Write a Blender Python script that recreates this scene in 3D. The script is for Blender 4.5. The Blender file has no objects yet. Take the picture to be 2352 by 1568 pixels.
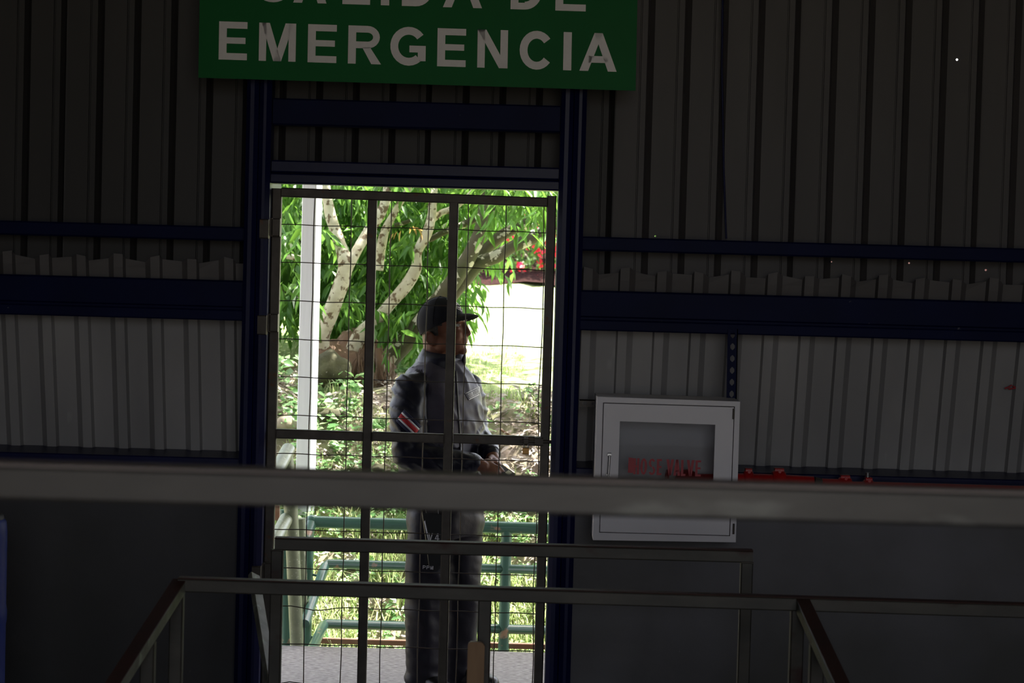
import bpy, math, random
import numpy as np
from mathutils import Vector, Matrix, noise
from mathutils.bvhtree import BVHTree

random.seed(7)
RNG = np.random.default_rng(11)
SC = bpy.context.scene
COL = SC.collection

# ------------------------------------------------------------------ camera
FPX = 4700.0
PITCH, ROLL = 0.0391, 0.0275
CAM = Vector((0.0, -8.0, 1.9))
_f = Vector((0, math.cos(PITCH), -math.sin(PITCH)))
_u0 = Vector((0, math.sin(PITCH), math.cos(PITCH)))
_cr = Vector((1, 0, 0)) * math.cos(ROLL) + _u0 * math.sin(ROLL)
_cu = Vector((1, 0, 0)) * -math.sin(ROLL) + _u0 * math.cos(ROLL)
cd = bpy.data.cameras.new('camera')
cd.sensor_width = 36.0
cd.lens = 36.0 * FPX / 2352.0
cd.clip_end = 400
cd.dof.use_dof = True
cd.dof.focus_distance = 8.7
cd.dof.aperture_fstop = 7.0
cam = bpy.data.objects.new('camera', cd)
COL.objects.link(cam)
_m = Matrix.Identity(4)
for i in range(3):
    _m[i][0] = _cr[i]; _m[i][1] = _cu[i]; _m[i][2] = -_f[i]; _m[i][3] = CAM[i]
cam.matrix_world = _m
SC.camera = cam

# ------------------------------------------------------------------ light
SUN_EL, SUN_AZ = math.radians(62), math.radians(137)   # high, from the right and a little beyond the doorway
w = bpy.data.worlds.new('world'); SC.world = w
w.use_nodes = True
nt = w.node_tree
for n in list(nt.nodes): nt.nodes.remove(n)
sky = nt.nodes.new('ShaderNodeTexSky')
sky.sky_type = 'NISHITA'
sky.sun_disc = False
sky.sun_elevation = SUN_EL
sky.sun_rotation = math.pi - SUN_AZ
sky.air_density = 1.0; sky.dust_density = 3.0; sky.ozone_density = 1.0
bg = nt.nodes.new('ShaderNodeBackground'); bg.inputs[1].default_value = 0.28
wo = nt.nodes.new('ShaderNodeOutputWorld')
veil = nt.nodes.new('ShaderNodeMix'); veil.data_type = 'RGBA'; veil.inputs[0].default_value = 0.55
veil.inputs[7].default_value = (3.45, 3.17, 3.15, 1)          # thin bright cloud over the blue
nt.links.new(sky.outputs[0], veil.inputs[6]); nt.links.new(veil.outputs[2], bg.inputs[0]); nt.links.new(bg.outputs[0], wo.inputs[0])
sd = bpy.data.lights.new('sun', 'SUN'); sd.energy = 7.0; sd.angle = math.radians(1.0); sd.color = (1.0, 0.95, 0.86)
sun = bpy.data.objects.new('sun', sd); COL.objects.link(sun)
_sd = Vector((math.sin(SUN_AZ) * math.cos(SUN_EL), -math.cos(SUN_AZ) * math.cos(SUN_EL), math.sin(SUN_EL)))
sun.rotation_euler = _sd.to_track_quat('Z', 'Y').to_euler()
sun.location = (5, -10, 14)
# sky portal in the open rear end of the hall (guides sampling only)
pd = bpy.data.lights.new('rear_opening', 'AREA'); pd.shape = 'RECTANGLE'; pd.size = 3.6; pd.size_y = 4.0
pd.cycles.is_portal = True
po = bpy.data.objects.new('rear_opening', pd); COL.objects.link(po)
po.location = (.8, -12.0, 2.2); po.rotation_euler = (math.radians(90), 0, 0)   # faces +y

SC.view_settings.view_transform = 'Standard'
SC.view_settings.look = 'None'
SC.view_settings.gamma = 1.0
SC.view_settings.use_curve_mapping = False
SC.view_settings.exposure = 2.0
SC.cycles.max_bounces = 8
SC.cycles.diffuse_bounces = 4
SC.cycles.transparent_max_bounces = 8
SC.cycles.sample_clamp_indirect = 6.0

def W(px, py, y):
    """world point on the plane at depth y seen at a photograph pixel"""
    d = _f + (px - 1176.0) / FPX * _cr - (py - 784.0) / FPX * _cu
    return CAM + d * ((y - CAM.y) / d.y)

# ------------------------------------------------------------------ materials
MATS = {}
def pm(name, c1, c2=None, scale=6.0, rough=0.6, metal=0.0, bump=0.0, bscale=60.0, spec=0.5, lo=0.35, hi=0.65,
       stretch=(1, 1, 1), c3=None, scale3=40.0, lo3=0.62, hi3=0.68, coat=0.0, alpha=None):
    if name in MATS: return MATS[name]
    m = bpy.data.materials.new(name); m.use_nodes = True
    t = m.node_tree; b = t.nodes['Principled BSDF']
    b.inputs['Roughness'].default_value = rough
    b.inputs['Metallic'].default_value = metal
    b.inputs['Specular IOR Level'].default_value = spec
    b.inputs['Coat Weight'].default_value = coat
    tc = t.nodes.new('ShaderNodeTexCoord')
    mp = t.nodes.new('ShaderNodeMapping'); mp.inputs['Scale'].default_value = stretch
    t.links.new(tc.outputs['Object'], mp.inputs[0])
    if c2 is None: c2 = tuple(x * 0.85 for x in c1)
    nz = t.nodes.new('ShaderNodeTexNoise'); nz.inputs['Scale'].default_value = scale; nz.inputs['Detail'].default_value = 5
    t.links.new(mp.outputs[0], nz.inputs['Vector'])
    r = t.nodes.new('ShaderNodeMapRange'); r.inputs[1].default_value = lo; r.inputs[2].default_value = hi
    t.links.new(nz.outputs[0], r.inputs[0])
    mx = t.nodes.new('ShaderNodeMix'); mx.data_type = 'RGBA'
    mx.inputs[6].default_value = (*c1, 1); mx.inputs[7].default_value = (*c2, 1)
    t.links.new(r.outputs[0], mx.inputs[0])
    out = mx.outputs[2]
    if c3 is not None:
        n3 = t.nodes.new('ShaderNodeTexNoise'); n3.inputs['Scale'].default_value = scale3; n3.inputs['Detail'].default_value = 3
        t.links.new(mp.outputs[0], n3.inputs['Vector'])
        r3 = t.nodes.new('ShaderNodeMapRange'); r3.inputs[1].default_value = lo3; r3.inputs[2].default_value = hi3
        t.links.new(n3.outputs[0], r3.inputs[0])
        m3 = t.nodes.new('ShaderNodeMix'); m3.data_type = 'RGBA'; m3.inputs[7].default_value = (*c3, 1)
        t.links.new(r3.outputs[0], m3.inputs[0]); t.links.new(out, m3.inputs[6]); out = m3.outputs[2]
    t.links.new(out, b.inputs['Base Color'])
    if bump > 0:
        nb = t.nodes.new('ShaderNodeTexNoise'); nb.inputs['Scale'].default_value = bscale; nb.inputs['Detail'].default_value = 4
        t.links.new(mp.outputs[0], nb.inputs['Vector'])
        bp = t.nodes.new('ShaderNodeBump'); bp.inputs['Strength'].default_value = bump; bp.inputs['Distance'].default_value = 0.01
        t.links.new(nb.outputs[0], bp.inputs['Height']); t.links.new(bp.outputs[0], b.inputs['Normal'])
    MATS[name] = m
    return m

def leaf_mat(name, cols, trans=0.4, rough=0.4):
    """leaf surface: colour varies from leaf to leaf, light shines through"""
    m = bpy.data.materials.new(name); m.use_nodes = True
    t = m.node_tree; b = t.nodes['Principled BSDF']; o = t.nodes['Material Output']
    g = t.nodes.new('ShaderNodeNewGeometry'); oi = t.nodes.new('ShaderNodeObjectInfo')
    ad = t.nodes.new('ShaderNodeMath'); ad.operation = 'ADD'
    t.links.new(g.outputs['Random Per Island'], ad.inputs[0]); t.links.new(oi.outputs['Random'], ad.inputs[1])
    fr = t.nodes.new('ShaderNodeMath'); fr.operation = 'FRACT'; t.links.new(ad.outputs[0], fr.inputs[0])
    cr = t.nodes.new('ShaderNodeValToRGB')
    el = cr.color_ramp.elements
    for i, c in enumerate(cols):
        p = i / (len(cols) - 1)
        e = el[0] if i == 0 else (el[1] if i == len(cols) - 1 else el.new(p))
        e.position = p; e.color = (*c, 1)
    t.links.new(fr.outputs[0], cr.inputs[0]); t.links.new(cr.outputs[0], b.inputs['Base Color'])
    b.inputs['Roughness'].default_value = rough
    tr = t.nodes.new('ShaderNodeBsdfTranslucent')
    hs = t.nodes.new('ShaderNodeHueSaturation'); hs.inputs['Value'].default_value = 1.5; hs.inputs['Hue'].default_value = 0.48
    t.links.new(cr.outputs[0], hs.inputs['Color']); t.links.new(hs.outputs[0], tr.inputs[0])
    ms = t.nodes.new('ShaderNodeMixShader'); ms.inputs[0].default_value = trans
    t.links.new(b.outputs[0], ms.inputs[1]); t.links.new(tr.outputs[0], ms.inputs[2]); t.links.new(ms.outputs[0], o.inputs[0])
    MATS[name] = m
    return m

M_sheet_up = pm('upper_sheet_metal', (0.085, 0.077, 0.078), (0.064, 0.058, 0.058), 3, 0.6, 0.0, 0.05, 30, stretch=(1, 1, .25))  # upper sheets, darker than the lower ones
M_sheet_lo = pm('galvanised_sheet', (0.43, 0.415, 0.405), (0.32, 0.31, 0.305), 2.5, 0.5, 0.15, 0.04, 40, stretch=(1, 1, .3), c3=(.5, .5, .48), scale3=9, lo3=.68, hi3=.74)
M_blue = pm('navy_gloss_paint', (0.006, 0.0085, 0.058), (0.0045, 0.0065, 0.044), 5, 0.4, 0, 0.05, 30, spec=.2)
M_blue2 = pm('navy_beam_paint', (0.0036, 0.007, 0.046), (0.0028, 0.0055, 0.034), 4, 0.5, 0, 0.05, 30, spec=.08, c3=(.12, .12, .13), scale3=34, lo3=.75, hi3=.77)
M_sheet_mid = pm('shaded_sheet_strip', (0.16, 0.148, 0.145), (0.11, 0.10, 0.098), 3, 0.6, 0.0, 0.05, 30)  # darker colour stands in for the girt's shade above the main beam
M_plaster2 = pm('shaded_plaster', (0.088, 0.085, 0.089), (0.062, 0.060, 0.057), 1.6, 0.85, 0, 0.15, 25, c3=(.16, .16, .16), scale3=14, lo3=.72, hi3=.76)  # left masonry: darker colour stands in for weaker light on that side
M_sheet_dark = pm('shaded_sheet_metal', (0.038, 0.0355, 0.035), (0.028, 0.026, 0.0255), 3, 0.6, 0.0, 0.05, 30, stretch=(1, 1, .25))  # upper left sheets, colour darkened to imitate dimmer light there
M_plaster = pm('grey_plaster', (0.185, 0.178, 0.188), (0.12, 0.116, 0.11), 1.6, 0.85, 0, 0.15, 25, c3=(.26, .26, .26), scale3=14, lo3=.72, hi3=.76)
M_floor = pm('concrete_floor', (0.30, 0.29, 0.27), (0.2, 0.195, 0.185), 2, 0.8, 0, 0.1, 40)
M_roof = pm('roof_sheet', (0.36, 0.355, 0.35), (0.30, 0.295, 0.29), 3, 0.6)
M_gate = pm('rusty_grey_steel', (0.092, 0.078, 0.064), (0.064, 0.052, 0.041), 18, 0.55, 0.3, 0.06, 80, c3=(.10, .045, .02), scale3=25, lo3=.66, hi3=.74)
M_gate_wire = pm('dark_wire', (0.06, 0.055, 0.05), (0.07, 0.04, 0.025), 30, 0.6, 0.3)
M_rail = pm('galvanised_tube', (0.076, 0.069, 0.063), (0.036, 0.033, 0.030), 6, 0.5, 0.25, 0.05, 60, stretch=(.35, 1, 1), c3=(.115, .115, .105), scale3=22, lo3=.62, hi3=.74)
M_railtop = pm('lit_tube_top', (0.30, 0.25, 0.235), (0.22, 0.185, 0.175), 9, 0.5, 0.1, 0.05, 60, stretch=(.35, 1, 1))  # pale colour stands in for light reflected off the rail top
M_lit_tube = pm('lit_pale_tube', (0.26, 0.26, 0.21), (0.15, 0.15, 0.12), 14, 0.5, 0.1, 0.05, 60, c3=(.35, .38, .30), scale3=25, lo3=.6, hi3=.7)  # paler colour stands in for doorway light on these tubes
M_railA = pm('oxidised_tube', (0.080, 0.071, 0.056), (0.048, 0.044, 0.035), 10, 0.55, 0.2, 0.05, 60, stretch=(.5, 1, 1), c3=(.045, .017, .011), scale3=12, lo3=.58, hi3=.7)
M_redox = pm('red_oxide_primer', (0.06, 0.014, 0.008), (0.04, 0.012, 0.008), 10, 0.6, 0, 0.05, 60)
M_wood = pm('plywood_lath', (0.36, 0.21, 0.10), (0.28, 0.155, 0.07), 10, 0.6, 0, 0.05, 60, stretch=(3, 3, .4))
M_white = pm('white_enamel', (0.80, 0.76, 0.78), (0.76, 0.72, 0.74), 4, 0.4, 0, 0.02, 90)
M_seam = pm('shadowed_gasket', (0.02, 0.018, 0.018), None, 5, 0.7)
M_green = pm('emergency_green', (0.004, 0.135, 0.03), (0.004, 0.12, 0.027), 3, 0.5, spec=.12)
M_letter = pm('reflective_white_vinyl', (0.80, 0.765, 0.76), (0.77, 0.735, 0.73), 60, 0.45)
M_red = pm('fire_red_paint', (0.50, 0.012, 0.012), (0.4, 0.01, 0.01), 6, 0.3, 0, 0.03, 40)
M_redletter = pm('red_vinyl', (0.42, 0.02, 0.03), (0.36, 0.018, 0.028), 8, 0.5)
M_black = pm('black_rubber', (0.02, 0.02, 0.022), None, 8, 0.6)
M_chrome = pm('dull_chrome', (0.5, 0.5, 0.5), None, 8, 0.3, 0.9)
M_brass = pm('brass', (0.35, 0.19, 0.06), None, 12, 0.4, 0.7)
M_drum = pm('blue_plastic', (0.002, 0.022, 0.22), (0.002, 0.02, 0.19), 5, 0.5, spec=.15)
M_conc = pm('landing_concrete', (0.40, 0.375, 0.365), (0.22, 0.205, 0.20), 55, 0.9, 0, 0.5, 70, stretch=(.6, 1.6, 1), lo=.4, hi=.62)
M_grail = pm('green_pipe_paint', (0.085, 0.20, 0.16), (0.07, 0.17, 0.135), 7, 0.28, 0, 0.05, 50, c3=(.45, .28, .2), scale3=14, lo3=.66, hi3=.72)
M_ypipe = pm('weathered_green_pipe', (0.30, 0.33, 0.22), (0.22, 0.26, 0.17), 20, 0.4, 0.1, 0.05, 60, c3=(.5, .5, .4), scale3=60, lo3=.62, hi3=.7)
M_rustch = pm('rusty_channel', (0.30, 0.14, 0.09), (0.36, 0.22, 0.15), 14, 0.7)
M_column = pm('pale_column_paint', (0.74, 0.76, 0.86), (0.68, 0.70, 0.80), 8, 0.45, 0, 0.03, 60, stretch=(4, 4, .5))
M_soil = pm('bank_soil', (0.30, 0.24, 0.19), (0.20, 0.21, 0.10), 5, 0.95, 0, 0.6, 25, c3=(.42, .34, .3), scale3=30, lo3=.6, hi3=.66)
M_lawn = pm('lawn', (0.26, 0.33, 0.13), (0.33, 0.38, 0.17), 3, 0.9, 0, 0.5, 60, c3=(.45, .40, .30), scale3=6, lo3=.66, hi3=.74, spec=.1)
M_mulch = pm('mulch', (0.02, 0.011, 0.010), (0.035, 0.02, 0.018), 30, 0.95, 0, 0.6, 30, c3=(.5, .08, .06), scale3=40, lo3=.7, hi3=.73, spec=0)
M_stone = pm('mossy_stone', (0.36, 0.30, 0.24), (0.20, 0.19, 0.10), 6, 0.9, 0, 0.4, 30)
M_rock = pm('moss_rock', (0.075, 0.075, 0.03), (0.05, 0.048, 0.028), 8, 0.95, 0, 0.6, 40, c3=(.3, .28, .22), scale3=30, lo3=.68, hi3=.74)
M_bark = pm('lichen_bark', (0.66, 0.62, 0.50), (0.50, 0.45, 0.33), 14, 0.85, 0, 0.35, 30, c3=(.17, .12, .075), scale3=24, lo3=.53, hi3=.60)
M_barkd = pm('dark_bark', (0.10, 0.085, 0.055), (0.075, 0.085, 0.035), 7, 0.9, 0, 0.4, 30, c3=(.55, .53, .42), scale3=15, lo3=.585, hi3=.61)
M_root = pm('root_bark', (0.20, 0.12, 0.075), (0.13, 0.08, 0.05), 12, 0.9, 0, 0.5, 35, stretch=(1, 1, .3), c3=(.42, .33, .26), scale3=10, lo3=.62, hi3=.7)
M_skin = pm('brown_skin', (0.155, 0.062, 0.036), (0.125, 0.050, 0.029), 14, 0.5, 0, 0.04, 120, spec=.3)
M_lip = pm('lip', (0.17, 0.055, 0.048), None, 20, 0.45)
M_hair = pm('black_hair', (0.012, 0.010, 0.009), None, 60, 0.6, 0, 0.3, 200)
M_cap = pm('cap_cloth', (0.0055, 0.006, 0.011), (0.004, 0.0045, 0.008), 30, 0.8, 0, 0.08, 300, spec=.2)
M_brim = pm('brim_cloth', (0.016, 0.017, 0.018), None, 30, 0.8, 0, 0.08, 300, spec=.2)
M_jack = pm('lit_nylon', (0.035, 0.030, 0.048), (0.028, 0.024, 0.040), 10, 0.5, 0, 0.10, 40, spec=.25)  # chest colour greyed to stand in for light on the jacket front
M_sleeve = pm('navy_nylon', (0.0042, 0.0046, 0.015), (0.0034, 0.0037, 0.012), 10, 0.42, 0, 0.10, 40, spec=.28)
M_trous = pm('charcoal_cloth', (0.0085, 0.0072, 0.0135), (0.006, 0.005, 0.010), 12, 0.5, 0, 0.12, 40, spec=.22)
M_boot = pm('black_leather', (0.006, 0.006, 0.007), None, 20, 0.35, spec=.3)
M_holster = pm('holster_polymer', (0.004, 0.0045, 0.0055), None, 20, 0.4, spec=.3)
M_wthread = pm('white_thread', (0.66, 0.66, 0.70), None, 60, 0.8)
M_patchred = pm('flag_red', (0.40, 0.012, 0.02), None, 60, 0.8)
M_patchblue = pm('flag_blue', (0.012, 0.015, 0.05), None, 60, 0.8)
M_eyew = pm('eye_white', (0.35, 0.33, 0.32), None, 20, 0.2)
M_eyed = pm('eye_dark', (0.02, 0.012, 0.008), None, 20, 0.2)
M_redflower = leaf_mat('red_petals', [(.75, .03, .03), (.85, .10, .06), (.7, .02, .05)], .3, .5)
M_leaf = leaf_mat('tree_leaf', [(.08, .20, .025), (.15, .33, .04), (.06, .16, .025), (.24, .43, .05), (.10, .26, .035), (.18, .38, .045), (.30, .47, .09), (.07, .19, .04)], .5, .45)
M_leafold = leaf_mat('withered_leaf', [(.45, .34, .08), (.38, .24, .08)], .35, .5)
M_shrub = leaf_mat('shrub_leaf', [(.10, .22, .04), (.16, .32, .06), (.24, .38, .10), (.07, .16, .03)], .4, .5)
M_grass = leaf_mat('grass_blade', [(.20, .34, .10), (.28, .43, .15), (.36, .48, .22), (.15, .28, .08), (.42, .46, .25)], .4, .5)
M_weed = leaf_mat('weed_leaf', [(.09, .24, .06), (.14, .32, .08), (.20, .38, .10), (.28, .44, .20)], .35, .4)
M_litter = leaf_mat('dry_leaf', [(.42, .36, .31), (.31, .25, .20), (.52, .47, .43), (.21, .155, .12), (.42, .29, .23), (.46, .41, .37)], .1, .7)
def glass_mat():
    m = bpy.data.materials.new('cabinet_glass'); m.use_nodes = True
    t = m.node_tree; o = t.nodes['Material Output']
    tr = t.nodes.new('ShaderNodeBsdfTransparent'); tr.inputs[0].default_value = (.82, .83, .83, 1)
    gl = t.nodes.new('ShaderNodeBsdfGlossy'); gl.inputs['Roughness'].default_value = 0.03
    fr = t.nodes.new('ShaderNodeFresnel'); fr.inputs[0].default_value = 1.6
    ms = t.nodes.new('ShaderNodeMixShader')
    t.links.new(fr.outputs[0], ms.inputs[0]); t.links.new(tr.outputs[0], ms.inputs[1]); t.links.new(gl.outputs[0], ms.inputs[2])
    t.links.new(ms.outputs[0], o.inputs[0])
    return m
M_glass = glass_mat()

# ------------------------------------------------------------------ mesh builder
class MB:
    def __init__(s): s.v = []; s.f = []; s.sm = []; s.mi = []
    def add(s, v, f, smooth=False, mi=0):
        b = len(s.v); s.v += [tuple(p) for p in v]
        for q in f:
            s.f.append(tuple(i + b for i in q)); s.sm.append(smooth); s.mi.append(mi)
        return s
    def box(s, lo, hi, ch=0.0, mi=0):
        c = [(a + b) / 2 for a, b in zip(lo, hi)]; h = [abs(b - a) / 2 for a, b in zip(lo, hi)]
        if ch <= 0:
            v = [(c[0] + i * h[0], c[1] + j * h[1], c[2] + k * h[2]) for i in (-1, 1) for j in (-1, 1) for k in (-1, 1)]
            return s.add(v, [(0, 1, 3, 2), (4, 6, 7, 5), (0, 4, 5, 1), (2, 3, 7, 6), (0, 2, 6, 4), (1, 5, 7, 3)], mi=mi)
        return s.bar((c[0] - h[0], c[1], c[2]), (c[0] + h[0], c[1], c[2]), h[1] * 2, h[2] * 2, ch, mi=mi)
    def bar(s, p0, p1, w, h, ch=0.003, up=(0, 0, 1), mi=0):
        """rectangular tube from p0 to p1: w across, h along up, corners eased"""
        p0 = Vector(p0); p1 = Vector(p1); d = (p1 - p0).normalized(); up = Vector(up)
        sx = d.cross(up)
        if sx.length < 1e-4: sx = d.cross(Vector((0, 1, 0)))
        sx.normalize(); uz = sx.cross(d).normalized()
        a, b = w / 2, h / 2
        c = min(ch, a * .9, b * .9)
        prof = [(a, b - c), (a - c, b), (-a + c, b), (-a, b - c), (-a, -b + c), (-a + c, -b), (a - c, -b), (a, -b + c)]
        v = [p0 + sx * x + uz * z for x, z in prof] + [p1 + sx * x + uz * z for x, z in prof]
        f = [(i, (i + 1) % 8, 8 + (i + 1) % 8, 8 + i) for i in range(8)] + [tuple(range(7, -1, -1)), tuple(range(8, 16))]
        return s.add(v, f, mi=mi)
    def tube(s, pts, r, n=12, caps=True, mi=0, smooth=True):
        pts = [Vector(p) for p in pts]
        rs = r if isinstance(r, (list, tuple)) else [r] * len(pts)
        v = []; prev = None
        for i, p in enumerate(pts):
            d = (pts[min(i + 1, len(pts) - 1)] - pts[max(i - 1, 0)]).normalized()
            if prev is None:
                x = d.cross(Vector((0, 0, 1)))
                if x.length < .05: x = d.cross(Vector((0, 1, 0)))
            else:
                x = prev - d * prev.dot(d)
            x.normalize(); prev = x; y = d.cross(x)
            for k in range(n):
                a = 2 * math.pi * k / n
                v.append(p + (x * math.cos(a) + y * math.sin(a)) * rs[i])
        f = []
        for i in range(len(pts) - 1):
            for k in range(n):
                f.append((i * n + k, i * n + (k + 1) % n, (i + 1) * n + (k + 1) % n, (i + 1) * n + k))
        s.add(v, f, smooth, mi)
        if caps:
            s.add(v[:n], [tuple(range(n - 1, -1, -1))], False, mi)
            s.add(v[-n:], [tuple(range(n))], False, mi)
        return s
    def ell(s, c, r, R=None, nu=16, nv=10, mi=0):
        c = Vector(c); v = [Vector((0, 0, r[2]))]
        for j in range(1, nv):
            t = math.pi * j / nv
            for i in range(nu):
                a = 2 * math.pi * i / nu
                v.append(Vector((r[0] * math.sin(t) * math.cos(a), r[1] * math.sin(t) * math.sin(a), r[2] * math.cos(t))))
        v.append(Vector((0, 0, -r[2])))
        if R is not None: v = [R @ p for p in v]
        v = [p + c for p in v]
        f = [(0, 1 + i, 1 + (i + 1) % nu) for i in range(nu)]
        for j in range(nv - 2):
            for i in range(nu):
                a = 1 + j * nu; f.append((a + i, a + nu + i, a + nu + (i + 1) % nu, a + (i + 1) % nu))
        a = 1 + (nv - 2) * nu
        f += [(a + i, len(v) - 1, a + (i + 1) % nu) for i in range(nu)]
        return s.add(v, f, True, mi)
    def limb(s, pts, rs, n=16):
        """closed tapered tube with round ends, for shapes that are later fused"""
        pts = [Vector(p) for p in pts]
        P = []; R = []
        for i in range(len(pts) - 1):
            k = 6
            for j in range(k):
                t = j / k
                P.append(pts[i].lerp(pts[i + 1], t)); R.append(rs[i] * (1 - t) + rs[i + 1] * t)
        P.append(pts[-1]); R.append(rs[-1])
        for i in range(len(pts)): s.ell(pts[i], (rs[i],) * 3, nu=n, nv=10)
        for i in range(len(pts) - 1):
            s.tube([pts[i], pts[i + 1]], [rs[i], rs[i + 1]], n)
        return s
    def loft(s, rings, caps=True, smooth=True, mi=0):
        n = len(rings[0]); v = [p for r in rings for p in r]
        f = [(i * n + k, i * n + (k + 1) % n, (i + 1) * n + (k + 1) % n, (i + 1) * n + k) for i in range(len(rings) - 1) for k in range(n)]
        if caps: f += [tuple(range(n - 1, -1, -1)), tuple((len(rings) - 1) * n + k for k in range(n))]
        return s.add(v, f, smooth, mi)
    def prism(s, front, back, mi=0):
        n = len(front)
        return s.add(list(front) + list(back), [tuple(range(n)), tuple(range(2 * n - 1, n - 1, -1))] + [(i, n + i, n + (i + 1) % n, (i + 1) % n) for i in range(n)], mi=mi)
    def mesh(s, name, mats, off=Vector((0, 0, 0)), angle=40):
        me = bpy.data.meshes.new(name)
        me.from_pydata([(p[0] - off[0], p[1] - off[1], p[2] - off[2]) for p in s.v], [], s.f)
        for m in (mats if isinstance(mats, (list, tuple)) else [mats]): me.materials.append(m)
        me.polygons.foreach_set('use_smooth', s.sm)
        me.polygons.foreach_set('material_index', s.mi)
        me.update()
        return me

ROOT = {}
def base_of(vs):
    a = np.array(vs); lo = a.min(0); hi = a.max(0)
    return Vector(((lo[0] + hi[0]) / 2, (lo[1] + hi[1]) / 2, lo[2]))
def tag(o, label, cat, group=None, kind=None):
    if label: o['label'] = label
    if cat: o['category'] = cat
    if group: o['group'] = group
    if kind: o['kind'] = kind
    return o
def thing(name, label, cat, loc, group=None, kind=None):
    o = bpy.data.objects.new(name, None); o.empty_display_size = .1
    COL.objects.link(o); o.location = loc; ROOT[o.name] = Vector(loc)
    return tag(o, label, cat, group, kind)
def part(name, mb, mats, parent, label=None, kind=None, me=None):
    off = ROOT[parent.name]
    if me is None: me = mb.mesh(name, mats, off)
    o = bpy.data.objects.new(name, me); COL.objects.link(o); o.parent = parent
    ROOT[o.name] = off
    return tag(o, label, None, None, kind)
def solo(name, mb, mats, label, cat, group=None, kind=None, origin=None):
    off = origin if origin is not None else base_of(mb.v)
    o = bpy.data.objects.new(name, mb.mesh(name, mats, off)); COL.objects.link(o); o.location = off
    ROOT[o.name] = off
    return tag(o, label, cat, group, kind)
def np_mesh(name, V, F, mats, off):
    """mesh from numpy arrays: V (n,3), F a list of equal-width index arrays"""
    me = bpy.data.meshes.new(name)
    V = V - np.array(off)[None]
    me.vertices.add(len(V)); me.vertices.foreach_set('co', V.astype(np.float32).ravel())
    loops = np.concatenate([f.ravel() for f in F]); tot = np.concatenate([np.full(len(f), f.shape[1]) for f in F])
    me.loops.add(len(loops)); me.loops.foreach_set('vertex_index', loops.astype(np.int32))
    st = np.concatenate([[0], np.cumsum(tot)[:-1]])
    me.polygons.add(len(tot)); me.polygons.foreach_set('loop_start', st.astype(np.int32))
    me.materials.append(mats); me.update(calc_edges=True); me.validate()
    return me
def fuse(mb, voxel, smooth=4, factor=.5):
    """fuse overlapping closed shapes into one continuous surface; returns plain lists"""
    me = mb.mesh('tmp', [M_black]); o = bpy.data.objects.new('tmp', me); COL.objects.link(o)
    r = o.modifiers.new('r', 'REMESH'); r.mode = 'VOXEL'; r.voxel_size = voxel
    if smooth:
        q = o.modifiers.new('s', 'SMOOTH'); q.iterations = smooth; q.factor = factor
    dg = bpy.context.evaluated_depsgraph_get(); e = o.evaluated_get(dg); em = e.to_mesh()
    V = [v.co.copy() for v in em.vertices]; F = [tuple(p.vertices) for p in em.polygons]; N = [v.normal.copy() for v in em.vertices]
    e.to_mesh_clear(); bpy.data.objects.remove(o); bpy.data.meshes.remove(me)
    return V, F, N

# ------------------------------------------------------------------ ground outside, hall floor and roof
def gz(x, y):
    x = np.asarray(x, float); y = np.asarray(y, float)
    z = np.interp(y, [-70, .2, 2.3, 2.75, 3.3, 4.5, 6, 18, 21, 70], [-.5, -.5, -.45, -.27, .12, .98, 1.12, 1.60, 2.05, 2.6])
    amp = np.interp(y, [2.2, 2.8, 4.2, 6], [0, .03, .05, .02])
    z = z + amp * (np.sin(x * 3.1 + y * 1.7) + .6 * np.sin(x * 7.3 - y * 4.1 + 1) + .4 * np.sin(x * 13 + y * 9))
    z = z + np.interp(y, [3.3, 4.3, 7, 10], [0, .14, .10, 0]) * (1 / (1 + np.exp((x + .75) * 5)))
    return z
xs = np.unique(np.concatenate([np.linspace(-60, -6, 12), np.linspace(-6, 6, 121), np.linspace(6, 60, 12)]))
ys = np.unique(np.concatenate([np.linspace(-60, 2, 14), np.linspace(2, 6.5, 60), np.linspace(6.5, 24, 40), np.linspace(24, 70, 8)]))
XX, YY = np.meshgrid(xs, ys)
ZZ = gz(XX, YY)
nx, ny = len(xs), len(ys)
idx = np.arange(nx * ny).reshape(ny, nx)
quads = np.stack([idx[:-1, :-1], idx[:-1, 1:], idx[1:, 1:], idx[1:, :-1]], -1).reshape(-1, 4)
gme = np_mesh('ground', np.stack([XX, YY, ZZ], -1).reshape(-1, 3), [quads], M_soil, (0, 0, 0))
gme.materials.append(M_lawn)
cy = YY[:-1, :-1].ravel(); cx = XX[:-1, :-1].ravel()
edge = 4.65 + .12 * np.sin(cx * 5) + .9 / (1 + np.exp((cx + .5) * 6))
gme.polygons.foreach_set('material_index', (cy > edge).astype(np.int32))
gme.polygons.foreach_set('use_smooth', np.ones(len(quads), bool))
ground = bpy.data.objects.new('ground', gme); COL.objects.link(ground); ground['kind'] = 'structure'

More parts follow.
